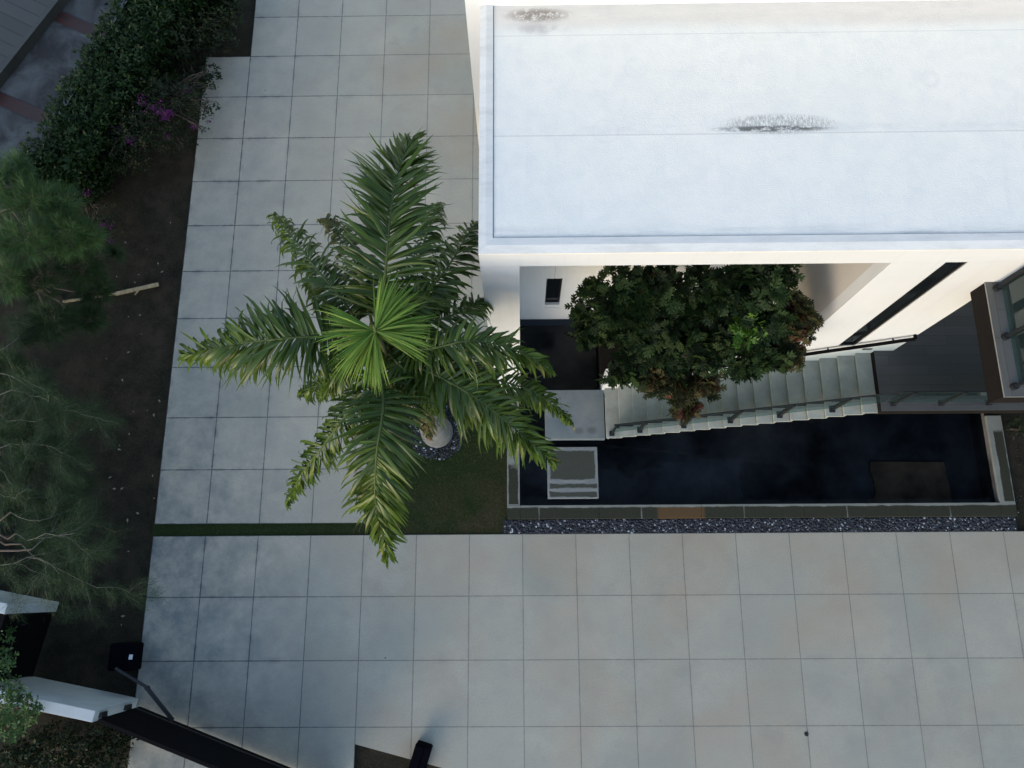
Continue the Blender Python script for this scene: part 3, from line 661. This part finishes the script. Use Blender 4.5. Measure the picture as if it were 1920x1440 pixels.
# ------------------------------------------------------------------ neighbour's ground beyond the hedge (top left)
ua = Vector((-3.963+5.434, 14.554-11.787, 0)).normalized(); na = Vector((ua.y, -ua.x, 0))     # along / towards the hedge
A0 = Vector((-5.434, 11.787, 0))
def quadz(o, a0, a1, b0, b1): return [tuple((o+ua*a+na*b_))[:2] for a, b_ in ((a0,b0),(a1,b0),(a1,b1),(a0,b1))][::-1]
m = MB().prism(quadz(A0, -5, 9, -6, -.14), -.3, .22); bd = m.build('board_deck', plank_mat('weathered_boards_diag', (.038,.042,.041), (.028,.031,.031), 9, .36, math.atan2(ua.y, ua.x)*-1+PI/2, .12, .014))
tag(bd, 'weathered grey board deck in the top left corner', 'deck')
tr_ = MB().prism(quadz(A0, -5, 9, -.138, 0), -.3, .26).build('deck_edging', M_oldwood); tr_.parent = bd
def walk_mat():
    k = NT('mottled_concrete'); n = k.noise(1.1, 6, .65, dist=.6); n2 = k.noise(3, 5, .6)
    c = k.mix(k.map(n, .38, .62), (.006, .009, .013), (.050, .066, .076)); c = k.mix(k.map(n2, .4, .7, 0, .4), c, (.016, .018, .022)); k.col(c); k.rough(.8); return k.m
m = MB().sheet(quadz(A0, -5, 9, .001, 2.2), -.02); tag(m.build('walkway', walk_mat()), kind='structure')
M_brick = plank_mat('red_brick', (.030,.009,.007), (.018,.007,.006), .24, .12, .4, .5)
def band(p, q, wd):
    p = Vector(p); q = Vector(q); t = (q-p).normalized(); s_ = Vector((-t.y, t.x)); P = [p-s_*wd/2, q-s_*wd/2, q+s_*wd/2, p+s_*wd/2]
    return MB().sheet([tuple(v) for v in P], -.012)
b1 = band((-4.35, 14.12), (-2.6, 13.25), .36).build('brick_path', M_brick); tag(b1, kind='structure')
b2 = band((-5.50, 11.52), (-3.4, 10.55), .36).build('brick_path', M_brick); tag(b2, kind='structure')

# ------------------------------------------------------------------ palm
PB = Vector((6.42, 2.36, 0)); PC = Vector((6.30, 2.40, 6.55))
palm = empty('palm_tree', PB, 'tall feather palm with yellow green new leaf growing beside the white house', 'palm tree')
def spline(P, n):
    P = [np.array(p, float) for p in P]; P = [2*P[0]-P[1]]+P+[2*P[-1]-P[-2]]; out = []
    segs = len(P)-3
    for k in range(n):
        u = k/(n-1)*segs; i = min(int(u), segs-1); t = u-i; p0, p1, p2, p3 = P[i:i+4]
        out.append(.5*((2*p1)+(-p0+p2)*t+(2*p0-5*p1+4*p2-p3)*t*t+(-p0+3*p1-3*p2+p3)*t**3))
    return np.array(out)
t_ = MB(); zs = np.linspace(-.05, 6.3, 60); rr = []
for i, z in enumerate(zs): rr.append(.37*(1-.45*min(1, z/2.2)) if z < 2.2 else .2035-.012*(z-2.2)/4)
rr = [r_*(1+(.035 if i % 2 else -.02)) for i, r_ in enumerate(rr)]
t_.tube([(PB.x+(PC.x-PB.x)*(z/6.5), PB.y+(PC.y-PB.y)*(z/6.5), z) for z in zs], rr, 20); t_.build('trunk', M_trunk, palm, smooth=True)
cs = MB().tube([PC+Vector((0,0,z)) for z in (-.4,-.1,.3,.7,1.0)], [.19,.17,.13,.09,.05], 14); cs.build('crown_shaft', M_rachis, palm, smooth=True)
def add_blades(c, p0, d0, wdir, L, wd, droop, tint, segs=4, curl=None):
    """strap leaflets: p0,d0,wdir (m,3); L, wd, droop (m,)"""
    m = len(p0); prof = np.array([.45, 1, .92, .55, .04]) if segs == 4 else np.interp(np.linspace(0,1,segs+1), [0,.25,.5,.75,1], [.45,1,.92,.55,.04])
    P = np.array(p0, float); D = norm(np.array(d0, float)); rows = []
    for k in range(segs+1):
        wv = norm(np.cross(np.cross(D, wdir), D)); nn = np.cross(D, wv); ww = (wd*prof[k])[:,None]
        rows += [P-wv*ww+nn*ww*.35, P, P+wv*ww+nn*ww*.35]
        g = np.zeros_like(D); g[:,2] = -(droop*(.4+1.2*k/segs))
        D = norm(D+g+(0 if curl is None else curl*(k/segs))); P = P+D*(L/segs)[:,None]
    V = np.stack(rows, 1); F = []
    for k in range(segs):
        a = k*3; F += [(a,a+1,a+4,a+3),(a+1,a+2,a+5,a+4)]
    n = V.shape[1]; f = (np.array(F)[None]+(np.arange(m)*n)[:,None,None]+c.n).reshape(-1,4)
    c.V.append(V.reshape(-1,3)); c.F.append(f); c.T.append(np.repeat(tint, n)); c.n += m*n
def frond(px, hs, L, n=74, mat=None, wd=.027, droop=.22, lift=.15, start=.10, side=(1,1), label=None, ragged=.20, curl=.25):
    n = int(n*1.8); L = L*1.2; droop = droop*1.25
    pts = [W(x, y, h) for (x, y), h in zip(px, hs)]; sp = spline(pts, 60)
    e = MB().tube([tuple(p) for p in sp], list(np.linspace(.026, .004, 60)), 6, cap=True); fr = e.build('frond', M_rachis, palm, smooth=True)
    c = Cloud()
    for s_ in (-1, 1):
        t = np.sort(np.clip(np.linspace(start, 1, n)+rng.normal(size=n)*.004, 0, 1)); f = t*58; i = f.astype(int); q = (f-i)[:,None]
        p = sp[i]*(1-q)+sp[i+1]*q; tg = norm(sp[np.minimum(i+2,59)]-sp[np.maximum(i-1,0)])
        sd = norm(np.cross(tg, np.array([0,0,1.])))*s_; up = norm(np.cross(sd*s_, tg))
        a = np.interp(t, [0,.3,.7,1], [R_(14),R_(28),R_(42),R_(68)])+rng.normal(size=n)*.15
        d = sd*np.cos(a)[:,None]+tg*np.sin(a)[:,None]+up*(lift+np.where(np.arange(n)%2, .17, -.17)+rng.normal(size=n)*ragged)[:,None]
        gap = np.where(np.sin(t*rng.uniform(38, 60)+rng.uniform(0, 6)) > .90, .45, 1.0)
        ll = gap*L*side[0 if s_ < 0 else 1]*np.interp(t, [0,.12,.35,.7,.9,1], [.5,.85,1,.92,.66,.42])*rng.uniform(.66, 1.08, n)
        cu = tg*rng.normal(size=n)[:,None]*.13+up*rng.normal(size=n)[:,None]*.08+tg*curl*.3
        w_ = norm(tg+rng.normal(size=(n,3))*.35)
        add_blades(c, p, d, w_, ll, wd*rng.uniform(.6, 1.3, n), droop*rng.uniform(.5, 1.6, n), np.clip(.15+.75*t*rng.uniform(.3,1.1,n)+rng.normal(size=n)*.12, 0, .999 if rng.random() < .5 else .93), 6, cu)
    o = c.build('leaflets', mat or M_frond, fr, smooth=False)
    o.parent = fr; o.matrix_parent_inverse = fr.matrix_parent_inverse.copy() if False else Matrix.Identity(4)
    if label: fr['label'] = label
    return fr
# (survey pixels along the rib, heights along it, leaflet length)
frond([(712,640),(722,520),(733,400),(747,320),(772,262)], [6.9,7.9,8.05,7.8,7.3], .82, 84, droop=.12, lift=.25, wd=.030, label='long bright frond pointing to the top of the picture')
frond([(690,635),(640,560),(590,500),(545,440),(508,400)], [6.9,7.5,7.4,6.8,5.9], .66, 66, mat=M_frond, droop=.42)
frond([(690,650),(610,632),(520,636),(430,648),(340,668)], [6.9,7.7,7.9,7.5,6.7], .80, 84, droop=.28, lift=.3, label='long green frond reaching left over the paving')
frond([(700,670),(660,760),(610,830),(565,890),(536,945)], [6.8,6.9,6.5,5.8,4.9], .60, 66, mat=M_frond, droop=.5)
frond([(712,660),(718,760),(705,860),(705,950),(728,1045)], [6.9,7.7,7.7,7.1,6.1], .76, 84, droop=.25, lift=.2)
frond([(725,665),(810,700),(890,745),(960,800),(1040,870)], [6.9,7.5,7.4,6.8,5.9], .76, 80, droop=.30)
frond([(725,650),(800,655),(880,640),(960,655),(1036,694)], [6.9,7.6,7.8,7.5,6.7], .56, 62, droop=.30, lift=.3, side=(.9,1.1))
frond([(722,630),(790,560),(840,500),(870,450),(893,415)], [6.8,7.2,6.9,6.2,5.4], .66, 60, droop=.35)
frond([(725,655),(830,690),(930,712),(1010,740),(1075,795)], [6.7,6.9,6.7,6.1,5.2], .58, 60, droop=.4)
frond([(720,635),(790,610),(850,590),(890,570),(915,560)], [6.8,7.1,6.8,6.3,5.7], .62, 52, droop=.35)
frond([(700,620),(680,530),(650,460),(625,420),(600,410)], [6.7,6.9,6.5,5.9,5.3], .55, 50, mat=M_frond_old, droop=.5)
frond([(690,650),(640,690),(600,720),(575,730),(560,735)], [6.7,6.8,6.4,5.8,5.2], .5, 44, droop=.5)
frond([(715,670),(760,720),(790,760),(800,790),(805,820)], [6.6,6.5,6.0,5.3,4.6], .5, 40, mat=M_frond_old, droop=.6)
frond([(715,620),(770,520),(800,440),(815,400),(822,380)], [6.7,6.9,6.5,6.0,5.4], .52, 44, droop=.45)
frond([(706,632),(735,600),(775,575),(815,560),(850,552)], [6.9,7.4,7.5,7.2,6.7], .46, 44, droop=.2, lift=.35)
frond([(704,640),(670,660),(640,690),(618,715),(600,745)], [6.9,7.3,7.3,6.9,6.3], .42, 40, droop=.25, lift=.3)
frond([(712,645),(745,680),(780,715),(800,740),(815,775)], [6.9,7.4,7.3,6.8,6.0], .48, 44, droop=.3, lift=.2)
# the newest leaf, just unfolding: leaflets fan out from a short upright rib
base = W(706, 628, 8.0); tip = W(700, 610, 8.55)
sh = MB().tube([tuple(base-[0,0,1.1]), tuple(base), tuple((base+tip)/2), tuple(tip)], [.04,.035,.02,.008], 8).build('frond', M_rachis, palm, smooth=True)
sh['label'] = 'yellow green newest leaf fanned open at the crown centre'
c = Cloud()
for (a0, a1, nn) in ((-30, 92, 150), (146, 172, 34), (174, 204, 34), (214, 284, 84)):
    az = np.radians(rng.uniform(a0, a1, nn)); el = rng.uniform(-.1, .45, nn)
    d = np.stack([np.cos(az)*np.cos(el), np.sin(az)*np.cos(el), np.sin(el)], 1); h = rng.uniform(0, .75, nn)[:,None]
    p = base+(tip-base)*h*.6; wv = np.stack([-np.sin(az), np.cos(az), rng.normal(size=nn)*.5], 1)
    add_blades(c, p, d, wv, rng.uniform(.66, .92, nn), rng.uniform(.010, .017, nn), rng.uniform(.05, .30, nn), rng.random(nn), 5)
o = c.build('leaflets', M_frond_new, sh); o.matrix_parent_inverse = Matrix.Identity(4)

# ------------------------------------------------------------------ leafy things
def rosettes(c, centres, k, leaf_v, leaf_f, size, spread=.9, upbias=.35, tintbase=None, dirs=None):
    """k leaves round each twig tip"""
    m = len(centres); ax = norm(rng.normal(size=(m,3))*.7+np.array([0,0,.8])) if dirs is None else norm(dirs)
    cc = np.repeat(centres, k, 0); A = np.repeat(ax, k, 0); d = norm(np.cross(A, rng.normal(size=A.shape))+A*rng.uniform(-.1, spread, len(A))[:,None]*upbias*2)
    tb = rng.random(m) if tintbase is None else tintbase
    t = np.clip(np.repeat(tb, k)*.7+rng.random(m*k)*.3, 0, 1)
    c.inst(leaf_v, leaf_f, cc+d*.02, frames(d, A, rng.normal(size=m*k)*.35), size*rng.uniform(.6, 1.15, m*k), t)
def ellipsoid(n, cpt, r, shell=.45):
    d = norm(rng.normal(size=(n,3))); rad = (shell+(1-shell)*rng.random(n))[:,None]; return np.array(cpt)+d*rad*np.array(r)
def limb(m, a, b_, r0, r1, wig=.12, n=7):
    a = np.array(a, float); b_ = np.array(b_, float); k = np.linspace(0, 1, n)[:,None]; p = a*(1-k)+b_*k; L = np.linalg.norm(b_-a)
    p[1:-1] += rng.normal(size=(n-2,3))*wig*L*.25; p[:,2] += np.sin(k[:,0]*PI)*L*.06
    m.tube([tuple(q) for q in p], list(np.linspace(r0, r1, n)), 7, cap=False); return p

# tree in the porch: lobed leaves, leaning out over the stairs
tb = (11.3, 4.2, .25); tree = empty('court_tree', tb, 'dark lobed leaf tree in the porch hanging over the stairs, bronze tips', 'tree')
blobs = [((1185,565),5.2,(.85,.55,.7),1),((1230,540),6.0,(.75,.45,.6),1),((1355,555),6.1,(1.0,.5,.65),1),((1420,530),6.4,(.55,.4,.5),1),
         ((1260,615),5.2,(1.1,.65,.6),1),((1350,640),5.0,(.95,.6,.6),1),((1135,600),4.2,(.5,.45,.5),.6),((1215,650),4.6,(.7,.5,.5),.9),
         ((1285,662),4.2,(.65,.5,.5),.8),((1425,610),5.3,(.55,.45,.5),.9)]
blobs += [((1105,625),4.0,(.35,.3,.3),.3),((1092,590),4.3,(.22,.22,.2),.16),((1165,705),4.3,(.25,.2,.2),.2),((1440,675),4.9,(.35,.18,.2),.3),((1395,690),4.7,(.3,.2,.2),.25),((1110,545),4.6,(.2,.2,.2),.12)]
tm = MB(); cl = Cloud(); top = (11.5, 4.1, 2.8); limb(tm, tb, top, .11, .08)
for (px, z, r, dens) in blobs:
    cp_ = W(*px, z); p = limb(tm, top, cp_, .06, .02); r = np.array(r)*.78; rosettes(cl, np.concatenate([ellipsoid(int(62*dens), cp_, r, .3), ellipsoid(int(22*dens)+1, cp_, np.array(r)*1.25, .8)]), 7, LOB_V, LOB_F, .235)
    for q in ellipsoid(7, cp_, np.array(r)*.8): limb(tm, p[4], q, .018, .006)
tm.build('trunk', M_bark, tree, smooth=True); cl.build('crown', M_court, tree)
for lab, mat, bl in (('brighter green young growth', M_court_b, [((1405,618),5.6,(.26,.2,.15),16)]), ('bronze and red tipped foliage', M_court_r,
        [((1495,605),5.2,(.32,.40,.4),90),((1470,650),4.8,(.35,.28,.3),60),((1275,725),3.9,(.42,.30,.35),75),((1222,712),4.1,(.26,.24,.25),34),((1475,672),4.9,(.26,.15,.2),24),((1325,722),4.0,(.22,.22,.3),26),((1288,765),3.6,(.22,.18,.3),34),((1210,690),4.0,(.42,.25,.3),50),((1490,575),5.5,(.25,.22,.3),30)])):
    cl = Cloud(); bm_ = MB()
    for (px, z, r, n) in bl:
        cp_ = W(*px, z); rosettes(cl, ellipsoid(int(n*.75), cp_, np.array(r)*.85, .3), 7, LOB_V, LOB_F, .225); limb(bm_, top, cp_, .04, .012)
        for q in ellipsoid(5, cp_, np.array(r)*.8): limb(bm_, cp_, q, .012, .005)
    o = cl.build('crown', mat, tree); o['label'] = lab; bm_.build('branch', M_bark, tree, smooth=True)

# hedge along the neighbour's walk
def pt(px, py, z): return W(px, py, z)
HL = [pt(262,-60,1.7), pt(215,0,1.7), pt(130,145,1.7), pt(45,292,1.6), pt(20,335,1.5)]; HRt = [pt(420,-60,1.3), pt(350,0,1.3), pt(250,150,1.3), pt(165,300,1.2), pt(130,345,1.1)]
hedge = empty('hedge', (float(HL[2][0]), float(HL[2][1]), 0), 'long dense dark green hedge beside the neighbouring walkway', 'hedge')
Lm = np.array(HL); Rm = np.array(HRt)
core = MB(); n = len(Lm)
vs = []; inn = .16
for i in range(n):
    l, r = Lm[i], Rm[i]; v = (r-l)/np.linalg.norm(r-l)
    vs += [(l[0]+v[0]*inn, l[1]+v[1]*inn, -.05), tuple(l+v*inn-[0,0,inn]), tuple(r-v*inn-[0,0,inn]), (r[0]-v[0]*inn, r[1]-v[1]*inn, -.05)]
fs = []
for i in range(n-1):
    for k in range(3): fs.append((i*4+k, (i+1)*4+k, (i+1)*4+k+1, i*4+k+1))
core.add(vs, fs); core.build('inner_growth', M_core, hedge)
def on_hedge(m):
    s_ = rng.random(m)*(n-1); i = np.minimum(s_.astype(int), n-2); q = (s_-i)[:,None]; l = Lm[i]*(1-q)+Lm[i+1]*q; r = Rm[i]*(1-q)+Rm[i+1]*q
    u = rng.random(m); top_ = u < .62; a = np.where(top_, rng.random(m), np.where(u < .85, 1.0, 0.0))[:,None]
    p = l*(1-a)+r*a; p[:,2] = np.where(top_, p[:,2]+rng.normal(size=m)*.07, p[:,2]*rng.uniform(.1, 1, m)); p[:,:2] += rng.normal(size=(m,2))*.07
    out = norm(r-l); d = np.where(top_[:,None], np.array([0,0,1.]), np.where(a > .5, out, -out))+rng.normal(size=(m,3))*.35; return p, d
p, d = on_hedge(3400); cl = Cloud(); rosettes(cl, p, 7, LEAF_V, LEAF_F, .125, dirs=d+[0,0,.3]); cl.build('foliage', M_hedge, hedge)

def bush(name, label, cat, blobs, leaf=.09, mat=None, k=6, flowers=None, group=None):
    q = W(*blobs[0][0], 0); e = empty(name, (float(q[0]), float(q[1]), 0), label, cat, group); c = Cloud(); m = MB()
    for (px, z, r, n_) in blobs:
        cp_ = W(*px, z); rosettes(c, ellipsoid(n_, cp_, r, .35), k, LEAF_V, LEAF_F, leaf)
        for _ in range(5): limb(m, (q[0]+rng.normal()*.1, q[1]+rng.normal()*.1, -.05), ellipsoid(1, cp_, np.array(r)*.8)[0], .018, .005)
    m.build('branch', M_bark, e, smooth=True); c.build('foliage', mat or M_bush, e)
    if flowers:
        for (px, z, r, n_) in flowers:
            c = Cloud(); cp_ = W(*px, z-.08); pp = ellipsoid(max(4, int(n_*.6)), cp_, np.array(r)*1.25, .1); rosettes(c, pp, 4, LEAF_V*np.array([1.8,1,1]), LEAF_F, .05, spread=.5)
            c.build('flower_cluster', M_flower, e)
    return e
bush('shrub', 'dark loose shrub spreading from the hedge beside the top of the paving', 'shrub',
     [((330,70),.8,(.9,.8,.6),260),((400,60),.7,(.7,.6,.5),150),((430,20),.8,(.5,.6,.4),70),((280,170),.7,(.6,.7,.5),170),((370,140),.4,(.6,.5,.3),90)], .10)
bush('bougainvillea', 'sprawling shrub with magenta flowers reaching over the paving edge', 'shrub',
     [((310,190),1.1,(.95,.75,.55),420),((265,240),1.1,(.95,.7,.5),330),((330,265),.7,(.5,.5,.4),130),((230,190),1.0,(.5,.6,.4),120),((360,180),1.2,(.42,.45,.4),120),((375,210),1.3,(.35,.22,.2),60),((392,160),1.3,(.22,.10,.1),16),((400,200),1.3,(.3,.10,.1),14),((386,135),1.2,(.10,.08,.1),7),((230,300),.7,(.8,.4,.4),140),((382,243),1.2,(.1,.07,.08),6)], .065,
     flowers=[((313,215),1.65,(.20,.16,.1),60),((290,205),1.6,(.24,.2,.12),46),((268,190),1.6,(.12,.14,.1),22),((355,168),1.6,(.10,.10,.1),8),((242,262),1.3,(.16,.12,.1),16),((222,240),1.2,(.12,.12,.1),8),((316,258),1.3,(.08,.08,.1),7),((390,228),1.35,(.05,.04,.04),6),((364,238),1.3,(.08,.07,.05),7)])
bush('shrub', 'small purple tinged shrub in the soil beside the fine needled tree', 'shrub',
     [((165,360),.5,(.5,.5,.4),110),((195,420),.5,(.4,.6,.4),110),((185,470),.5,(.35,.4,.35),60)], .07,
     flowers=[((163,365),.9,(.14,.14,.1),12),((197,425),.9,(.14,.14,.1),20),((206,452),.85,(.08,.08,.1),8)])

# fine needled trees along the left border
def needle_tree(label, base_px, h, blobs, mat, L=.30, nn=26, twigs=None, group='needle leaved trees along the left border', trunk_mat=None):
    q = W(*base_px, 0); e = empty('needle_tree', (float(q[0]), float(q[1]), 0), label, 'tree', group); m = MB(); c = Cloud()
    tp = (q[0], q[1], h); limb(m, (q[0], q[1], -.1), tp, .09, .04, .04)
    for (px, z, r, n_) in blobs:
        n_ = int(n_*1.5); cp_ = W(*px, z); lm = limb(m, (q[0], q[1], max(.5, min(h, z)-.9)), cp_, .035, .012)
        tips = ellipsoid(n_, cp_, r, .4); out = norm(tips-cp_+np.array([0,0,.35])*np.mean(r))
        for t in tips[::4]: limb(m, lm[5], t, .010, .004, .2, 5)
        ax = np.repeat(out, nn, 0); d = norm(ax*1.1+rng.normal(size=ax.shape)*.55); pp = np.repeat(tips, nn, 0)-ax*rng.uniform(0, .12, len(ax))[:,None]
        tb_ = np.repeat(rng.random(n_), nn); c.inst(NEED_V, NEED_F, pp, frames(d), L*rng.uniform(.55, 1.1, len(pp)), np.clip(tb_*.6+rng.random(len(pp))*.4, 0, 1))
    m.build('trunk', trunk_mat or M_bark, e, smooth=True); c.build('crown', mat, e); return e
needle_tree('bushy bright green needle tree at the left border below the hedge', (20,430), 3.2,
    [((10,350),3.4,(.5,.5,.4),85),((60,375),3.3,(.55,.45,.4),85),((115,380),3.0,(.4,.35,.35),60),((40,450),3.2,(.6,.5,.45),95),((120,440),2.9,(.5,.5,.4),90),((165,440),2.6,(.3,.35,.3),45),((10,520),3.0,(.4,.5,.4),55),((30,315),3.4,(.3,.3,.3),30)], M_needle)
needle_tree('soft drooping needle tree at the left border beside the middle of the soil strip', (5,800), 1.9,
    [((10,690),2.1,(.5,.4,.35),60),((60,720),1.9,(.45,.35,.3),45),((20,790),2.0,(.6,.45,.35),65),((70,830),1.8,(.45,.35,.3),40),((10,880),1.9,(.5,.4,.35),50),((30,950),1.9,(.5,.3,.3),40),((90,1000),1.7,(.6,.35,.3),40)], M_needle_d, L=.34)
needle_tree('dark green needle tree beside the fallen stick, behind the bright one', (110,560), 2.4,
    [((70,530),2.4,(.6,.5,.45),85),((150,500),2.2,(.5,.45,.4),80),((180,545),1.8,(.4,.35,.3),55),((100,600),2.0,(.6,.4,.4),70),((165,600),1.6,(.4,.3,.3),45),((215,475),1.9,(.18,.14,.15),14)], M_needle_d)
def twig(m, p, d, L, r, depth, tips):
    n_ = 5; q = np.array(p, float); pts = [q.copy()]; D = norm(np.array(d, float))
    for i in range(n_):
        D = norm(D+rng.normal(size=3)*.24+np.array([0,0,-.05])); q = q+D*L/n_; pts.append(q.copy()); tips.append((q.copy(), D.copy()))
    m.tube([tuple(x) for x in pts], list(np.linspace(r, r*.45, n_+1)), 5, cap=False)
    if depth:
        for i in range(1, n_+1):
            for s_ in range(1 if depth == 1 else 2):
                if rng.random() < .62: twig(m, pts[i], norm(D+rng.normal(size=3)*.7), L*rng.uniform(.45, .7), r*.5, depth-1, tips)
def wispy(label, base_px, starts, mat, bright=.010, L=.20):
    q = W(*base_px, 0); e = empty('needle_tree', (float(q[0]), float(q[1]), 0), label, 'tree', 'needle leaved trees along the left border'); m = MB(); t2 = MB(); c = Cloud(); tips = []
    limb(m, (q[0], q[1], -.1), (q[0]-.1, q[1], 1.9), .07, .04)
    for (a, b_, z, dep) in starts:
        A = W(*a, z); B = W(*b_, z+.1); limb(m, (q[0]-.05, q[1], 1.2), A, .03, .018); twig(t2, A, B-A, float(np.linalg.norm(B-A)), bright, dep, tips)
    P = np.array([t[0] for t in tips]); D = np.array([t[1] for t in tips]); k = 34
    pp = np.repeat(P, k, 0)+rng.normal(size=(len(P)*k,3))*.07; d = norm(np.repeat(D, k, 0)+rng.normal(size=pp.shape)*.45)
    c.inst(NEED_V*np.array([.8,1,1]), NEED_F, pp, frames(d), L*rng.uniform(.5, 1.2, len(pp)), rng.random(len(pp)))
    m.build('trunk', M_bark, e, smooth=True); t2.build('twigs', M_twig, e, smooth=True); c.build('crown', mat, e); return e
wispy('wispy grey green tree with fine twigs at the left border, middle one', (10,760),
    [((0,700),(90,690),2.6,2),((0,740),(120,730),2.4,2),((10,790),(140,775),2.4,2),((0,840),(110,835),2.3,2),((-10,660),(70,650),2.5,2),((0,880),(70,900),2.2,1)], M_needle_d)
wispy('half bare tree with pale branching twigs above the garden wall', (20,1010),
    [((30,1000),(190,1010),2.2,2),((60,1030),(130,930),2.4,2),((20,960),(110,980),2.3,2),((0,1060),(140,1060),2.2,2),((40,1020),(150,1120),2.2,2),((-10,920),(60,930),2.2,1)], M_needle_d)
bush('shrub', 'green twiggy shrub spilling over the pale gate wall', 'shrub', [((25,1310),2.0,(.35,.3,.25),90),((60,1330),2.0,(.22,.2,.2),40),((20,1360),1.7,(.5,.35,.4),110),((5,1250),1.6,(.3,.5,.3),70),((10,1195),1.5,(.2,.3,.25),30)], .085, mat=M_needle)
bush('shrub', 'dark low shrub mass below the gate wall in the bottom left corner', 'shrub', [((100,1400),.8,(.9,.5,.5),260),((200,1390),.6,(.6,.4,.4),150),((30,1430),.9,(.6,.4,.5),150),((170,1440),.7,(.8,.4,.4),160)], .10, mat=M_bush)
bush('shrub', 'dark low planting in the soil behind the terrace corner', 'shrub', [((1905,800),.35,(.3,.25,.2),30)], .07)

# fallen stick, litter
a = W(217, 551, .02); b_ = W(297, 533, .05); m = MB().bar(a, b_, .085, .05); m.bar(W(262,541,.05), W(253,553,.04), .03, .03); m.bar(W(118,566,.05), a, .05, .04)
tag(m.build('fallen_branch', M_bamboo), 'pale split dry branch lying on the bare soil', 'branch')
lv = [((0,0,.012)),(.028,.05,.018),(0,.115,.006),(-.028,.05,.018)]
me0 = None
for i in range(46):
    u = rng.random()
    if u < .75: px, py = rng.uniform(120, 300), rng.uniform(660, 980)
    elif u < .9: px, py = rng.uniform(210, 330), rng.uniform(380, 660)
    else: px, py = rng.uniform(190, 280), rng.uniform(980, 1180)
    q = W(px, py, -.045)
    if q[0] > -.1: continue
    if me0 is None: me0 = MB().add(lv, [(0,1,2),(0,2,3)]).build('fallen_leaf', M_dryleaf); o = me0
    else: o = me0.copy(); C.objects.link(o)
    o.location = [float(v) for v in q]; o.rotation_euler = (0, 0, rng.uniform(0, 6.28)); s_ = rng.uniform(.35, .95); o.scale = (s_, s_, s_)
    tag(o, 'pale dry leaf lying on the dark soil left of the paving', 'leaf', 'dry leaves scattered on the soil')
